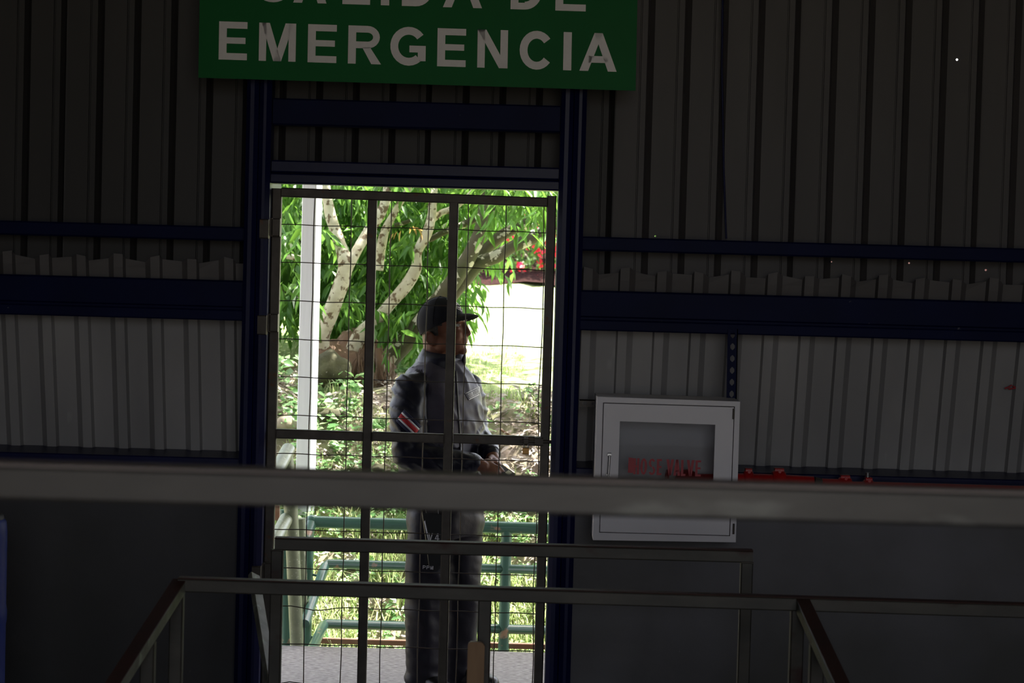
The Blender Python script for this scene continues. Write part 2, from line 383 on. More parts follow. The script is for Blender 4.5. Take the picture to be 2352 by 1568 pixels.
def struct(name, mb, mats, parent=None):
    if parent: return part(name, mb, mats, parent)
    o = bpy.data.objects.new(name, mb.mesh(name, mats)); COL.objects.link(o); o['kind'] = 'structure'; ROOT[o.name] = Vector((0, 0, 0))
    return o
HX = 7.0
b = MB().box((-HX, -12.1, -.5), (HX, .16, 0)).box((-HX, -10.4, 0), (HX, -5.2, .78))
struct('floor', b, M_floor)
b = MB().box((-HX - .3, -13.0, 5.4), (HX + .3, 1.0, 5.5))
struct('ceiling', b, M_roof)
b = MB().box((-HX - .15, -12.2, -.5), (-HX, .3, 5.4)); struct('wall_left', b, M_plaster)
b = MB().box((HX, -12.2, -.5), (HX + .15, .3, 5.4)); struct('wall_right', b, M_plaster)
b = MB().box((-HX, -12.2, -.5), (-1.0, -12.08, 5.4)).box((2.6, -12.2, -.5), (HX, -12.08, 5.4)).box((-1.0, -12.2, 4.2), (2.6, -12.08, 5.4)); struct('wall_rear', b, M_plaster)

# porch roof over the landing, carried by the pale column
b = MB().box((-3.2, .3, 3.45), (6.5, 3.9, 3.50)).box((-3.2, 3.55, 3.30), (6.5, 3.72, 3.45))
struct('porch_roof', b, M_roof)
# landing slab beyond the gate
b = MB()
LX0 = W(628, 1500, 1.92).x
b.box((LX0, .16, -.22), (3.2, 1.92, 0), .012)
struct('landing', b, M_conc)

# ------------------------------------------------------------------ front wall with doorway
wall = bpy.data.objects.new('wall_back', None); COL.objects.link(wall); wall['kind'] = 'structure'; ROOT['wall_back'] = Vector((0, 0, 0))
PLx0, PLx1 = W(553, 819, -.06).x, W(612, 819, -.06).x
PRx0, PRx1 = W(1272, 819, -.06).x, W(1332, 819, -.06).x
ZS = 1.10      # top of sill beam
for x0, x1 in ((-HX, PLx0 + .02), (PRx1 - .02, HX)):
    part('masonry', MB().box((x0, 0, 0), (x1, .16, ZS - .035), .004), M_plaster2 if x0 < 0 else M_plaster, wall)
    part('sill_beam', MB().box((x0, -.012, ZS - .035), (x1, .34, ZS), .004), M_blue, wall)
    # lower main beam: web face, groove and lip
    bm_ = MB().box((x0, -.02, 1.69), (x1, .10, 1.795), .006).box((x0, -.045, 1.64), (x1, .10, 1.682), .005).box((x0, -.012, 1.68), (x1, .09, 1.692))
    part('main_beam', bm_, M_blue2, wall)
    part('girt', MB().box((x0, -.01, 1.95), (x1, .10, 2.005), .006), M_blue2, wall)
# posts: two round-cornered channels welded side by side, with a groove
for x0, x1 in ((PLx0, PLx1), (PRx0, PRx1)):
    xm = (x0 + x1) / 2
    pp = MB()
    pp.bar(((x0 + xm) / 2, -.01, 0), ((x0 + xm) / 2, -.01, 5.4), xm - x0 - .003, .13, .016, (0, 1, 0))
    pp.bar(((x1 + xm) / 2, -.014, 0), ((x1 + xm) / 2, -.014, 5.4), x1 - xm - .003, .13, .018, (0, 1, 0))
    part('post', pp, M_blue, wall)
for x0, x1 in ((PLx0 + .01, PLx1 - .006), (PRx0 + .006, PRx1 - .01)):
    part('jamb', MB().box((x0, .05, 0), (x1, .36, 2.22), .003), M_blue, wall)
# header beams over the doorway
part('header_beam', MB().box((PLx1, -.03, 2.405), (PRx0, .06, 2.508), .006), M_blue2, wall)
part('header_beam', MB().box((PLx1, -.035, 2.22), (PRx0, .06, 2.268), .006).box((PLx1, -.05, 2.178), (PRx0, .06, 2.217), .006), M_blue, wall)

PITCHR = .1455
RIBS = {'groove': [(0, 0), (.088, 0), (.0905, .004), (.0935, .004), (.096, 0), (.1175, 0), (.1290, .028)],
        'ridge_left': [(0, 0), (.026, -.032), (.062, -.032), (.068, 0)],         # broad side turned to the left
        'ridge_right': [(0, 0), (.0755, 0), (.0815, -.032), (.1175, -.032), (.1435, 0)]}
def sheet(x0, nrib, z0, z1, yf, parent, mat, rib='groove', wav=0.0, holes=(), clip=None):
    """one ribbed cladding sheet: flat pans, ridges standing towards the hall; yf(z) gives its depth"""
    mb = MB()
    prof = []
    for k in range(nrib):
        xb = x0 + k * PITCHR
        w_ = RIBS[rib]
        prof += [(xb + a, d) for a, d in w_]
    prof.append((x0 + nrib * PITCHR - (.0045 if rib == 'groove' else 0), 0))
    prof.append((x0 + nrib * PITCHR + .012, .002))          # lap tucked behind the next sheet
    if clip:
        q = [p for p in prof if clip[0] < p[0] < clip[1]]
        if not q: return
        if prof[0][0] < clip[0]: q = [(clip[0], 0)] + q
        if prof[-1][0] > clip[1]: q = q + [(clip[1], 0)]
        prof = q
    zs = np.linspace(z0, z1, 6)
    def pt(x, d, z, top=False):
        zz = z + ((.012 * (-d / .024) + wav * math.sin(x * 31)) if top else 0)
        return (x, yf(z) + d, zz)
    for i in range(len(prof) - 1):
        (xa, da), (xb, db) = prof[i], prof[i + 1]
        if z0 > 1.5: z0 = 2.2 if PLx0 + .04 < (xa + xb) / 2 < PRx1 - .04 else 1.72
        zs = np.linspace(z0, z1, 6)
        hs = [h for h in holes if xa < h[0] < xb]
        if not hs:
            for j in range(5):
                t = j == 4 and wav > 0
                mb.add([pt(xa, da, zs[j]), pt(xb, db, zs[j]), pt(xb, db, zs[j + 1], t), pt(xa, da, zs[j + 1], t)], [(0, 1, 2, 3)])
            continue
        cur = z0
        for hx, hz, hr in sorted(hs, key=lambda h: h[1]):
            s_ = hr * 2
            mb.add([pt(xa, da, cur), pt(xb, db, cur), pt(xb, db, hz - s_), pt(xa, da, hz - s_)], [(0, 1, 2, 3)])
            cur = hz + s_
            ring = [(hx + hr * math.cos(a), hz + hr * math.sin(a)) for a in [math.pi / 8 + k * math.pi / 4 for k in range(8)]]
            box_ = [(xb, hz), (xb, hz + s_), (hx, hz + s_), (xa, hz + s_), (xa, hz), (xa, hz - s_), (hx, hz - s_), (xb, hz - s_)]
            def lin(x): return da + (db - da) * (x - xa) / (xb - xa)
            v = [pt(x, lin(x), z) for x, z in ring] + [pt(x, lin(x), z) for x, z in box_]
            for k in range(8):
                mb.add([v[k], v[(k + 1) % 8], v[8 + (k + 1) % 8], v[8 + k]], [(0, 1, 2, 3)])
        mb.add([pt(xa, da, cur), pt(xb, db, cur), pt(xb, db, z1), pt(xa, da, z1)], [(0, 1, 2, 3)])
    return part('cladding_sheet', mb, mat, parent)
# phase: a dark slope of a ridge lies at these photograph points
phU = W(1491, 100, .16).x + .004
phLr = W(1876, 780, .22).x
phLl = W(249, 780, .22).x
HOLES = []
for px, py, r in ((2198, 137, 2.6), (1505, 542, 2.0), (1910, 601, 1.5), (2088, 604, 2.2), (2264, 620, 2.4)):
    p = W(px, py, .16); HOLES.append((p.x, p.z, r * 8.16 / FPX))
P5 = PITCHR * 5
k0 = math.floor((-HX - (phU - .128)) / P5)
x = phU - .128 + k0 * P5
while x < HX:
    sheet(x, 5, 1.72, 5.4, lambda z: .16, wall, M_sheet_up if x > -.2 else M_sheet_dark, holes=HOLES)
    x += P5
def ylow(z): return .30 - (z - 1.1) * .26
x = PLx0 + .03 - P5 * 8 + ((phLl - .013 - PLx0) % PITCHR) - PITCHR
for k in range(9):
    n_ = 5 if k < 8 else 1
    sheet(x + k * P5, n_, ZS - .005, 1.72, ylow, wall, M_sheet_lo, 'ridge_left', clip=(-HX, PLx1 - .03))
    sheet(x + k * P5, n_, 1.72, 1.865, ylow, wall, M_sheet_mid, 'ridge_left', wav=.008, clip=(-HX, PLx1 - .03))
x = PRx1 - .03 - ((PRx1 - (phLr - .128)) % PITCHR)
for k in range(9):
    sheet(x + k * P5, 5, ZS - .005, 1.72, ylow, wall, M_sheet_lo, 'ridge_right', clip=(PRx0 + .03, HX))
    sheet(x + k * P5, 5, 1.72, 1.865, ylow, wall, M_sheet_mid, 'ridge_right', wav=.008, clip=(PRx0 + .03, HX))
# closing flashing above the doorway sides is the posts; thin drop cable on the wall and its twin at left
for px0, px1, r in ((1660, 1668, .004),):
    solo('cable', MB().tube([W(px0 + 2, -200, .10), W(px0 - 2, 150, .10), W(px0 + 2, 380, .10), W(px1, 548, .09)], r, 8), M_blue,
         'thin dark cable hanging down the upper right ribbed wall to the blue beam', 'cable')
# mark sprayed on the right lower sheet
mk = MB()
for a, c in (((2308, 892), (2318, 888)), ((2318, 888), (2324, 884)), ((2316, 893), (2334, 891)), ((2326, 886), (2336, 892))):
    mk.tube([W(*a, ylow(1.45) - .028), W(*c, ylow(1.45) - .028)], .0035, 6)
part('paint_mark', mk, M_redletter, wall)

# ------------------------------------------------------------------ letters
def arc(cx, cy, rx, ry, t, a0, a1, n=14):
    out = []
    for i in range(n):
        p, q = math.radians(a0 + (a1 - a0) * i / n), math.radians(a0 + (a1 - a0) * (i + 1) / n)
        out.append([(cx + rx * math.cos(p), cy + ry * math.sin(p)), (cx + rx * math.cos(q), cy + ry * math.sin(q)),
                    (cx + (rx - t) * math.cos(q), cy + (ry - t) * math.sin(q)), (cx + (rx - t) * math.cos(p), cy + (ry - t) * math.sin(p))])
    return out
def R4(x0, y0, x1, y1): return [[(x0, y0), (x1, y0), (x1, y1), (x0, y1)]]
def glyph(c, w, t):
    """letter as flat pieces in a box w wide and 1 high, stroke t"""
    h = t * .86
    if c == 'I': return R4(0, 0, w, 1)
    if c == 'E': return R4(0, 0, t, 1) + R4(t, 0, w, h) + R4(t, 1 - h, w, 1) + R4(t, .5 - h * .42, w * .94, .5 + h * .5)
    if c == 'L': return R4(0, 0, t, 1) + R4(t, 0, w, h)
    if c == 'H': return R4(0, 0, t, 1) + R4(w - t, 0, w, 1) + R4(t, .5 - h / 2, w - t, .5 + h / 2)
    if c == 'M': return R4(0, 0, t * .93, 1) + R4(w - t * .93, 0, w, 1) + [[(t * .3, 1), (t * 1.35, 1), (w / 2 + t * .5, 0), (w / 2 - t * .5, 0)], [(w - t * 1.35, 1), (w - t * .3, 1), (w / 2 + t * .5, 0), (w / 2 - t * .5, 0)]]
    if c == 'N': return R4(0, 0, t * .95, 1) + R4(w - t * .95, 0, w, 1) + [[(0, 1), (t * 1.1, 1), (w, 0), (w - t * 1.1, 0)]]
    if c == 'A': return [[(0, 0), (t * 1.12, 0), (w / 2 + t * .52, 1), (w / 2 - t * .52, 1)], [(w - t * 1.12, 0), (w, 0), (w / 2 + t * .52, 1), (w / 2 - t * .52, 1)]] + R4(w * .24, .22, w * .76, .22 + h)
    if c == 'V': return [[(0, 1), (t * 1.12, 1), (w / 2 + t * .52, 0), (w / 2 - t * .52, 0)], [(w - t * 1.12, 1), (w, 1), (w / 2 + t * .52, 0), (w / 2 - t * .52, 0)]]
    if c == 'O': return arc(w / 2, .5, w / 2, .51, t, 0, 360, 24)
    if c == 'C': return arc(w * .52, .5, w * .52, .51, t, 38, 322, 22)
    if c == 'G': return arc(w * .52, .5, w * .52, .51, t, 38, 312, 20) + R4(w - t, .12, w, .52) + R4(w * .54, .52 - h, w - t, .52)
    if c == 'D': return R4(0, 0, t, 1) + R4(t, 0, w * .45, h) + R4(t, 1 - h, w * .45, 1) + arc(w * .45, .5, w * .55, .5, t, -90, 90, 16)
    if c == 'P': return R4(0, 0, t, 1) + R4(t, 1 - h, w * .6, 1) + R4(t, .40, w * .6, .40 + h) + arc(w * .6, .70, w * .4, .30, h, -90, 90, 12)
    if c == 'R': return R4(0, 0, t, 1) + R4(t, 1 - h, w * .58, 1) + R4(t, .41, w * .58, .41 + h) + arc(w * .58, .705, w * .37, .295, h, -90, 90, 12) + [[(w - t * 1.25, 0), (w, 0), (w * .66, .44), (w * .42, .44)]]
    if c == 'S': return arc(w / 2, .735, w * .48, .275, h, 25, 262, 14) + arc(w / 2, .265, w * .5, .275, h, -155, 82, 14)
    if c == '4': return R4(w * .55, 0, w * .55 + t, 1) + R4(0, .22, w, .22 + h) + [[(0, .22), (t, .22), (w * .55 + t * .6, 1), (w * .55 - t * .2, 1)]]
    return []
def letter_mb(c, w, t, fn, d0, d1):
    mb = MB()
    for poly in glyph(c, w, t):
        a = sum(poly[i][0] * poly[(i + 1) % len(poly)][1] - poly[(i + 1) % len(poly)][0] * poly[i][1] for i in range(len(poly)))
        if a > 0: poly = poly[::-1]
        mb.prism([fn(u, v, d1) for u, v in poly], [fn(u, v, d0) for u, v in poly])
    return mb

# ------------------------------------------------------------------ emergency sign
SY = -.17
sg = thing('emergency_sign', 'green hanging sign with white capital lettering above the gate', 'sign', W(958, 200, SY + .01))
def sgp(px, py, d): return W(px, py, SY - d)
q = [(455.5, 178.5), (1460, 208.5), (1468, -190), (462, -220)]
part('panel', MB().prism([sgp(x, y, .012) for x, y in q], [sgp(x, y, 0) for x, y in q]), M_green, sg)
def put_letters(word, boxes, base, H, lean):
    for c, (x0, x1) in zip(word, boxes):
        wd = (x1 - x0) / H
        fn = lambda u, v, d, x0=x0: sgp(x0 + u * H + v * lean, base(x0 + u * H) - v * H, d)
        part('letter', letter_mb(c, wd, .205, fn, .0105, .0135), M_letter, sg)
sx = lambda a: 400 + a / 2.1382
bx = [(218, 357), (415, 596), (655, 796), (853, 1016), (1060, 1234), (1291, 1431), (1488, 1637), (1695, 1856), (1910, 1950), (1990, 2173)]
put_letters('EMERGENCIA', [(sx(a), sx(c)) for a, c in bx], lambda x: 136.4 + (x - 502) * .0311, 87.5, 1.6)
bx = [(408, 560), (585, 748), (826, 962), (1015, 1056), (1118, 1272), (1320, 1512), (1652, 1806), (1872, 2021)]
put_letters('SALIDADE', [(sx(a), sx(c)) for a, c in bx], lambda x: 3.2 + (x - 590) * .0305, 87.5, 1.6)
# hanging straps that tie the panel to the two posts
for px in (604, 1318):
    p = W(px, 120, -.10); part('bracket', MB().box((p.x - .02, SY - .001, p.z - .04), (p.x + .02, -.07, p.z + .04), .003), M_gate, sg)

# ------------------------------------------------------------------ gate
GY = .03
def GP(px, py): return W(px, py, GY)
GZ0, GZ1 = .05, GP(950, 452).z + .018
gt = thing('security_gate', 'closed steel gate of square tube and square wire mesh in the doorway', 'gate', Vector((GP(943, 819).x, GY, 0)))
T = .0365
xl, xa, xb, xr = GP(628.5, 819).x, GP(849.5, 819).x, GP(1036, 819).x, GP(1257, 819).x
zt = GP(950, 452).z; zm = GP(940, 1004).z
for x_, dx in ((xl, .012), (xr, .01)):
    part('stile', MB().bar((x_ + dx * 0, GY, GZ0), (x_, GY, zt - T / 2 + T), T, T, .004, (0, 1, 0)), M_gate, gt)
for x_ in (xa, xb):
    part('bar', MB().bar((x_, GY, GZ0 + T), (x_ - .004, GY, zt - T / 2), T * .98, T, .004, (0, 1, 0)), M_gate, gt)
xx = [xl + T / 2, xa, xb, xr - T / 2]
part('top_rail', MB().bar((xl + T / 2, GY, zt + .004), (xr - T / 2, GY, zt - .007), T, T, .004), M_gate, gt)
part('bottom_rail', MB().bar((xl + T / 2, GY, GZ0 + T / 2), (xr - T / 2, GY, GZ0 + T / 2), T, T, .004), M_gate, gt)
for i in range(3):
    part('mid_rail', MB().bar((xx[i] + (T / 2 if i else 0), GY, zm + .001), (xx[i + 1] - (T / 2 if i < 2 else 0), GY, zm - .001), T, T, .004), M_gate, gt)
# weld beads at the joints
for i in range(4):
    xw = [xl + T / 2, xa - T / 2, xa + T / 2, xb - T / 2][i]
    part('weld_bead', MB().tube([(xw, GY - T / 2 - .001, zm - T / 2), (xw, GY - T / 2 - .002, zm), (xw, GY - T / 2 - .001, zm + T / 2)], .003, 6), M_gate, gt)
wy = GY + T / 2 + .003
for py in (508.5, 595.5, 684, 772.5, 859.5, 947.5, 1036, 1123, 1210.5, 1299.5, 1387, 1474, 1563):
    z = GP(640, py).z - .015 + .0005
    pts = []
    for k in range(25):
        x_ = xl + (xr - xl) * k / 24
        dz = .0015 * math.sin(k * 1.3 + py) - .004 * k / 24
        if py > 1380 and py < 1390 and 2 <= k <= 6: dz -= [0, .006, .013, .009, .002][k - 2]
        if py > 1560 and k < 5: dz -= [.008, .006, -.002, .002, .004][k]
        pts.append((x_, wy + .002, z + dz + .004))
    part('mesh_wire', MB().tube(pts, .0021, 6), M_gate_wire, gt)
for px in (721.6, 807.7, 899, 986, 1077, 1163.4, 1253):
    x_ = GP(px, 508).x - .003
    pts = [(x_ + .0015 * math.sin(k * 2.1 + px), wy + .006, GZ0 + T / 2 + (zt - GZ0 - T / 2) * k / 16) for k in range(17)]
    if px > 1250: pts = [(p[0] + .004 * math.sin(i * 1.1), p[1], p[2]) for i, p in enumerate(pts)]
    part('mesh_wire', MB().tube(pts, .0021, 6), M_gate_wire, gt)
# hinges
for py in (522, 740, 1308):
    z = GP(615, py).z; xh = (PLx1 + xl - T / 2) / 2
    h = part('hinge', MB().tube([(xh, -.03, z - .035), (xh, -.03, z + .035)], .009, 10), M_gate, gt)
    part('hinge_leaf', MB().box((PLx1 - .035, -.086, z - .045), (xh, -.026, z + .03), .004).box((xh, -.03, z - .035), (xl + .02, GY - T / 2, z + .035), .004), M_gate, h)
# bolt
zl = GP(1235, 1012).z
bo = part('slide_bolt', MB().tube([(GP(1195, 1012).x, GY - .032, zl), (PRx0 + .02, GY - .032, zl)], .007, 10), M_gate, gt)
part('bolt_keeper', MB().box((GP(1228, 1012).x, GY - .044, zl - .016), (GP(1247, 1012).x, GY - .018, zl + .016), .004), M_gate, bo)
part('bolt_lug', MB().box((GP(1203, 1012).x, GY - .044, zl - .013), (GP(1213, 1012).x, GY - .018, zl + .013), .004), M_gate, bo)
px0 = GP(1207.5, 1032)
lk = thing('padlock', 'small brass padlock hanging from the sliding bolt of the gate', 'padlock', Vector((px0.x, GY - .04, px0.z - .016)))
part('lock_body', MB().bar((px0.x - .0125, GY - .036, px0.z - .002), (px0.x + .0125, GY - .036, px0.z - .002), .013, .027, .003), M_brass, lk)
part('shackle', MB().tube([(px0.x + .008 * math.cos(a), GY - .036, px0.z + .028 + .008 * math.sin(a)) for a in [0, .6, 1.2, 1.57, 1.94, 2.54, 3.14]] + [(px0.x - .008, GY - .036, px0.z + .01)], .0025, 8).tube([(px0.x + .008, GY - .036, px0.z + .028), (px0.x + .008, GY - .036, px0.z + .01)], .0025, 8), M_chrome, lk)

# ------------------------------------------------------------------ hose cabinet
CY0, CY1 = -.26, -.02
cb = thing('hose_cabinet', 'white metal fire hose cabinet with glazed door on the wall right of the gate', 'cabinet', W(1526, 1242, -.14))
def CP(px, py, y=CY0): return W(px, py, y)
o00, o10, o11, o01 = (1362, 1240), (1690, 1245), (1700, 922), (1372, 911)
def quad_frame(mb, outer, inner, yf, yb):
    """flat frame between two four-sided outlines (photo points), from depth yf back to yb"""
    for i in range(4):
        j = (i + 1) % 4
        f4 = [W(*outer[i], yf), W(*outer[j], yf), W(*inner[j], yf), W(*inner[i], yf)]
        b4 = [p + Vector((0, yb - yf, 0)) for p in f4]
        mb.prism(f4, b4)
    return mb
outer = [o00, o10, o11, o01]
inner = [(1376, 1223), (1677, 1231), (1688, 933), (1385, 924)]
cyb = MB(); quad_frame(cyb, outer, inner, CY0, CY1)
f4 = [W(*p, CY0) for p in outer]
cyb.prism([p + Vector((0, CY1 - CY0 - .01, 0)) for p in f4], [p + Vector((0, CY1 - CY0, 0)) for p in f4])
part('body', cyb, M_white, cb)
sh = lambda q, a: [(q[0][0] + a, q[0][1] - a), (q[1][0] - a, q[1][1] - a), (q[2][0] - a, q[2][1] + a), (q[3][0] + a, q[3][1] + a)]
d_out = sh(inner, 2.2)
win = [(1417, 1172), (1636, 1180), (1643, 975), (1424, 967)]
dr = part('door', quad_frame(MB(), d_out, win, CY0 + .004, CY0 + .022), M_white, cb)
part('pane', MB().prism([W(*p, CY0 + .012) for p in sh(win, -3)], [W(*p, CY0 + .016) for p in sh(win, -3)]), M_glass, dr)
hp = [W(1400.5, 1044, CY0 - .018), W(1397, 1094, CY0 - .018)]
part('handle', MB().bar(hp[0], hp[1], .008, .014, .003, (0, 1, 0)).box((hp[0].x - .008, CY0 - .02, hp[0].z - .006), (hp[0].x + .006, CY0 + .01, hp[0].z + .006), .002).box((hp[1].x - .006, CY0 - .02, hp[1].z), (hp[1].x + .006, CY0 + .01, hp[1].z + .012), .002), M_chrome, dr)
hx0 = lambda a: 1300 + a / 2.8
bx = [(432, 470), (476, 520), (530, 573), (582, 614), (643, 692), (690, 734), (738, 768), (774, 824), (830, 866)]
for c, (x0, x1) in zip('HOSEVALVE', bx):
    x0 = hx0(x0); x1 = hx0(x1); H = 37.0
    fn = lambda u, v, d, x0=x0: W(x0 + u * H + v * 1.2, 1088.5 + (x0 - 1440) * .034 - v * H, CY0 + .012 - d)
    part('letter', letter_mb(c, (x1 - x0) / H, .15, fn, 0, .0012), M_redletter, cb)
part('red_block', MB().prism([W(1442, 1085, CY0 + .0105), W(1454, 1086, CY0 + .0105), W(1457, 1052, CY0 + .0105), W(1444, 1050, CY0 + .0105)][::-1], [W(1442, 1085, CY0 + .012), W(1454, 1086, CY0 + .012), W(1457, 1052, CY0 + .012), W(1444, 1050, CY0 + .012)][::-1]), M_redletter, cb)  # plain red block at the start of the lettering
for z_ in (1214, 950):
    p = W(1683, z_, CY0); part('hinge', MB().tube([(p.x + .003, CY0 - .003, p.z - .02), (p.x + .003, CY0 - .003, p.z + .02)], .004, 8), M_gate, cb)
# slotted steel angle from beam to cabinet top, and the short one to the post
def slotted(p0, p1, wd, nslot, mat, label, th=.004, lip=.03, off=0.0):
    p0 = Vector(p0); p1 = Vector(p1); d = p1 - p0; L = d.length; d.normalize(); s_ = d.cross(Vector((0, 1, 0))).normalized()
    mb = MB(); st = L / nslot; sl = st * .56; sw = wd * .44
    def bx_(a0, a1, c0, c1):
        q4 = [p0 + d * a0 + s_ * c0, p0 + d * a1 + s_ * c0, p0 + d * a1 + s_ * c1, p0 + d * a0 + s_ * c1]
        mb.prism(q4, [p + Vector((0, th, 0)) for p in q4])
    for k in range(nslot):
        a = k * st + (st - sl) / 2
        bx_(k * st, a, -wd / 2, wd / 2); bx_(a + sl, (k + 1) * st, -wd / 2, wd / 2)
        bx_(a, a + sl, -wd / 2, -sw / 2); bx_(a, a + sl, sw / 2, wd / 2)
        for cc in (-1, 1):      # slot ends are rounded: small corner fillets
            for a_, sg_ in ((a, 1), (a + sl, -1)):
                q4 = [p0 + d * a_ + s_ * (cc * sw / 2), p0 + d * (a_ + sg_ * sw * .45) + s_ * (cc * sw / 2), p0 + d * a_ + s_ * (cc * sw * .1)]
                mb.prism(q4, [p + Vector((0, th, 0)) for p in q4])
    q4 = [p0 + s_ * (wd / 2), p1 + s_ * (wd / 2), p1 + s_ * (wd / 2 - th), p0 + s_ * (wd / 2 - th)]
    mb.prism(q4, [p + Vector((0, lip, 0)) for p in q4])
    return solo('slotted_angle', mb, mat, label, 'bracket')
a0 = W(1683, 755, -.05); a1 = W(1680, 918, -.05)
slotted((a0.x, -.056, a0.z), (a1.x, -.056, a1.z), .04, 6, M_blue2, 'blue slotted steel angle dropping from the beam to the white cabinet')
a0 = W(1331, 925, -.05); a1 = W(1376, 926.5, -.05)
slotted((a0.x, -.06, a0.z), (a1.x, -.06, a1.z), .028, 2, M_gate, 'short rusty slotted angle tying white cabinet to blue post')

# ------------------------------------------------------------------ red fire pipe, valve
PY = -.13
pc = W(1850, 1122, PY)
zp = W(1700, 1110, PY).z
def rp(px): return Vector((W(px, 1115, PY).x, PY, zp - (0.0 if px < 1880 else .006)))
fp = thing('fire_pipe', 'long red fire pipe with grooved couplings running right from the white cabinet', 'pipe', Vector((rp(2000).x, PY, zp - .05)))
part('pipe_run', MB().tube([rp(1990), Vector((4.2, PY, zp - .006))], .027, 20), M_red, fp)
part('pipe_segment', MB().tube([rp(1686), rp(1790)], .040, 20), M_red, fp)
part('pipe_segment', MB().tube([rp(1790), rp(1868)], [.040, .036], 20), M_red, fp)
part('pipe_band', MB().tube([rp(1868), rp(1884)], .0345, 20), M_gate, fp)
part('pipe_segment', MB().tube([rp(1884), rp(1935)], .034, 20), M_red, fp)
part('pipe_segment', MB().tube([rp(1935), rp(1990)], .026, 20), M_red, fp)
for px, r_, wd in ((1718, .052, .036), (1788, .056, .05), (1940, .042, .05), (1994, .036, .036)):
    c_ = rp(px)
    k_ = MB().tube([c_ - Vector((wd / 2, 0, 0)), c_ - Vector((wd * .35, 0, 0)), c_ + Vector((wd * .35, 0, 0)), c_ + Vector((wd / 2, 0, 0))], [r_ * .88, r_, r_, r_ * .88], 20)
    k_.box((c_.x - wd * .35, c_.y - .018, c_.z + r_ - .006), (c_.x + wd * .35, c_.y + .018, c_.z + r_ + .008), .003)
    k_.tube([c_ + Vector((0, -.03, r_ - .004)), c_ + Vector((0, .03, r_ - .004))], .006, 8)
    part('coupling', k_, M_red, fp)
c_ = rp(1992)
part('drain_plug', MB().tube([c_ + Vector((0, 0, .03)), c_ + Vector((0, 0, .062))], [.008, .010], 10), M_chrome, fp)
for px in (1835, 2250):
    part('pipe_support', MB().box((rp(px).x - .015, PY, zp - .055), (rp(px).x + .015, 0, zp - .03), .003), M_gate, fp)
for px, py in ((1866, 1078),):
    p = W(px, py, ylow(1.05) - .03)
    solo('bolt_stud', MB().tube([p, p + Vector((0, .05, 0))], .006, 8).tube([p - Vector((0, .006, 0)), p], .010, 6), M_chrome, 'single small bolt with washer showing just above the red pipe', 'bolt')
# valve inside the cabinet
vz = W(1560, 1092, -.14).z
vv = thing('hose_valve', 'red hose valve with hand wheel inside the glazed cabinet', 'valve', Vector((W(1560, 1100, -.14).x, -.14, vz - .05)))
vx = W(1585, 1090, -.14).x
part('valve_body', MB().tube([(vx - .02, PY, zp), (W(1688, 1100, PY).x, PY, zp)], .034, 16).ell((vx - .01, PY, zp), (.05, .045, .05)).tube([(vx - .01, PY, zp), (vx - .01, PY, zp - .09)], [.03, .034], 14), M_red, vv)
wx = vx - .10
wh = MB().tube([(wx + .012, -.14 + .042 * math.cos(a), zp + .042 * math.sin(a)) for a in [2 * math.pi * k / 18 for k in range(19)]], .006, 8)
for k in range(4):
    a = math.pi * k / 2 + .4; wh.tube([(wx + .012, -.14, zp), (wx + .012, -.14 + .042 * math.cos(a), zp + .042 * math.sin(a))], .005, 6)
wh.tube([(wx, PY, zp), (vx, PY, zp)], .009, 10)
part('hand_wheel', wh, M_red, vv)

# ------------------------------------------------------------------ railings inside the hall
def bar_px(mb, a, ya, c, yc, w_, h_, ch=.003, up=(0, 0, 1)):
    return mb.bar(W(*a, ya), W(*c, yc), w_, h_, ch, up)
FY = -5.6
fr_ = thing('bleacher_rail', 'blurred grey galvanised guard rail crossing the whole picture in front', 'railing', Vector((0, FY, .78)))
pL = W(0, 1102, FY); pR = W(2352, 1168, FY)
dx = (pR - pL).normalized()
part('top_rail', MB().bar(pL - dx * 1.0, pR + dx * 1.0, .055, .040, .004), M_rail, fr_)
part('rail_cap', MB().bar(pL - dx * 1.0 + Vector((0, 0, .0208)), pR + dx * 1.0 + Vector((0, 0, .0208)), .056, .003, .001), M_railtop, fr_, 'upper face painted paler for the light glancing off it')
for t_ in (-.9, 2.1):
    p = pL + dx * t_
    part('post', MB().bar((p.x, FY, .78), (p.x, FY, p.z - .02), .04, .04, .004, (0, 1, 0)), M_rail, fr_)
# stair railing A (nearer) with rails running down towards the stand
YA = -2.1
ra = thing('stair_railing', 'long steel railing nearest the lens below the blurred rail, with two rails sloping down', 'railing', Vector((W(1100, 1350, YA).x, YA, 0)))
a0 = W(420, 1342, YA); a1 = W(2352, 1402, YA); dA = (a1 - a0).normalized()
TA = .039
zA = lambda x_: a0.z + (x_ - a0.x) / (a1.x - a0.x) * (a1.z - a0.z)
part('top_rail', MB().bar(a0 - dA * .012, a1 + dA * 1.0, TA, TA, .004), M_railA, ra)
part('rail_cap', MB().bar(a0 - dA * .012 + Vector((0, 0, TA / 2 + .001)), a1 + dA * 1.0 + Vector((0, 0, TA / 2 + .001)), TA + .001, .003, .001), M_redox, ra, 'dark red oxide painted upper face')
def slope(pxa, pya, pxb, pyb, yb, mat_side):
    s0 = W(pxa, pya, YA); s1 = W(pxb, pyb, yb); d_ = (s1 - s0).normalized()
    s1 = s0 + d_ * ((s1 - s0).length * 1.25)
    o = part('sloping_rail', MB().bar(s0, s1, TA, TA, .004), mat_side, ra)
    n_ = d_.cross(Vector((1, 0, 0))).normalized()
    if n_.z < 0: n_ = -n_
    part('rail_cap', MB().bar(s0 + n_ * (TA / 2 + .001), s1 + n_ * (TA / 2 + .001), TA + .001, .003, .001, n_), M_redox, o, 'dark red oxide painted upper face')
    return s0, s1
s0, s1 = slope(413, 1345, 268, 1572, -2.75, M_lit_tube)
t0, t1 = slope(1842, 1388, 1927, 1572, -2.75, M_railA)
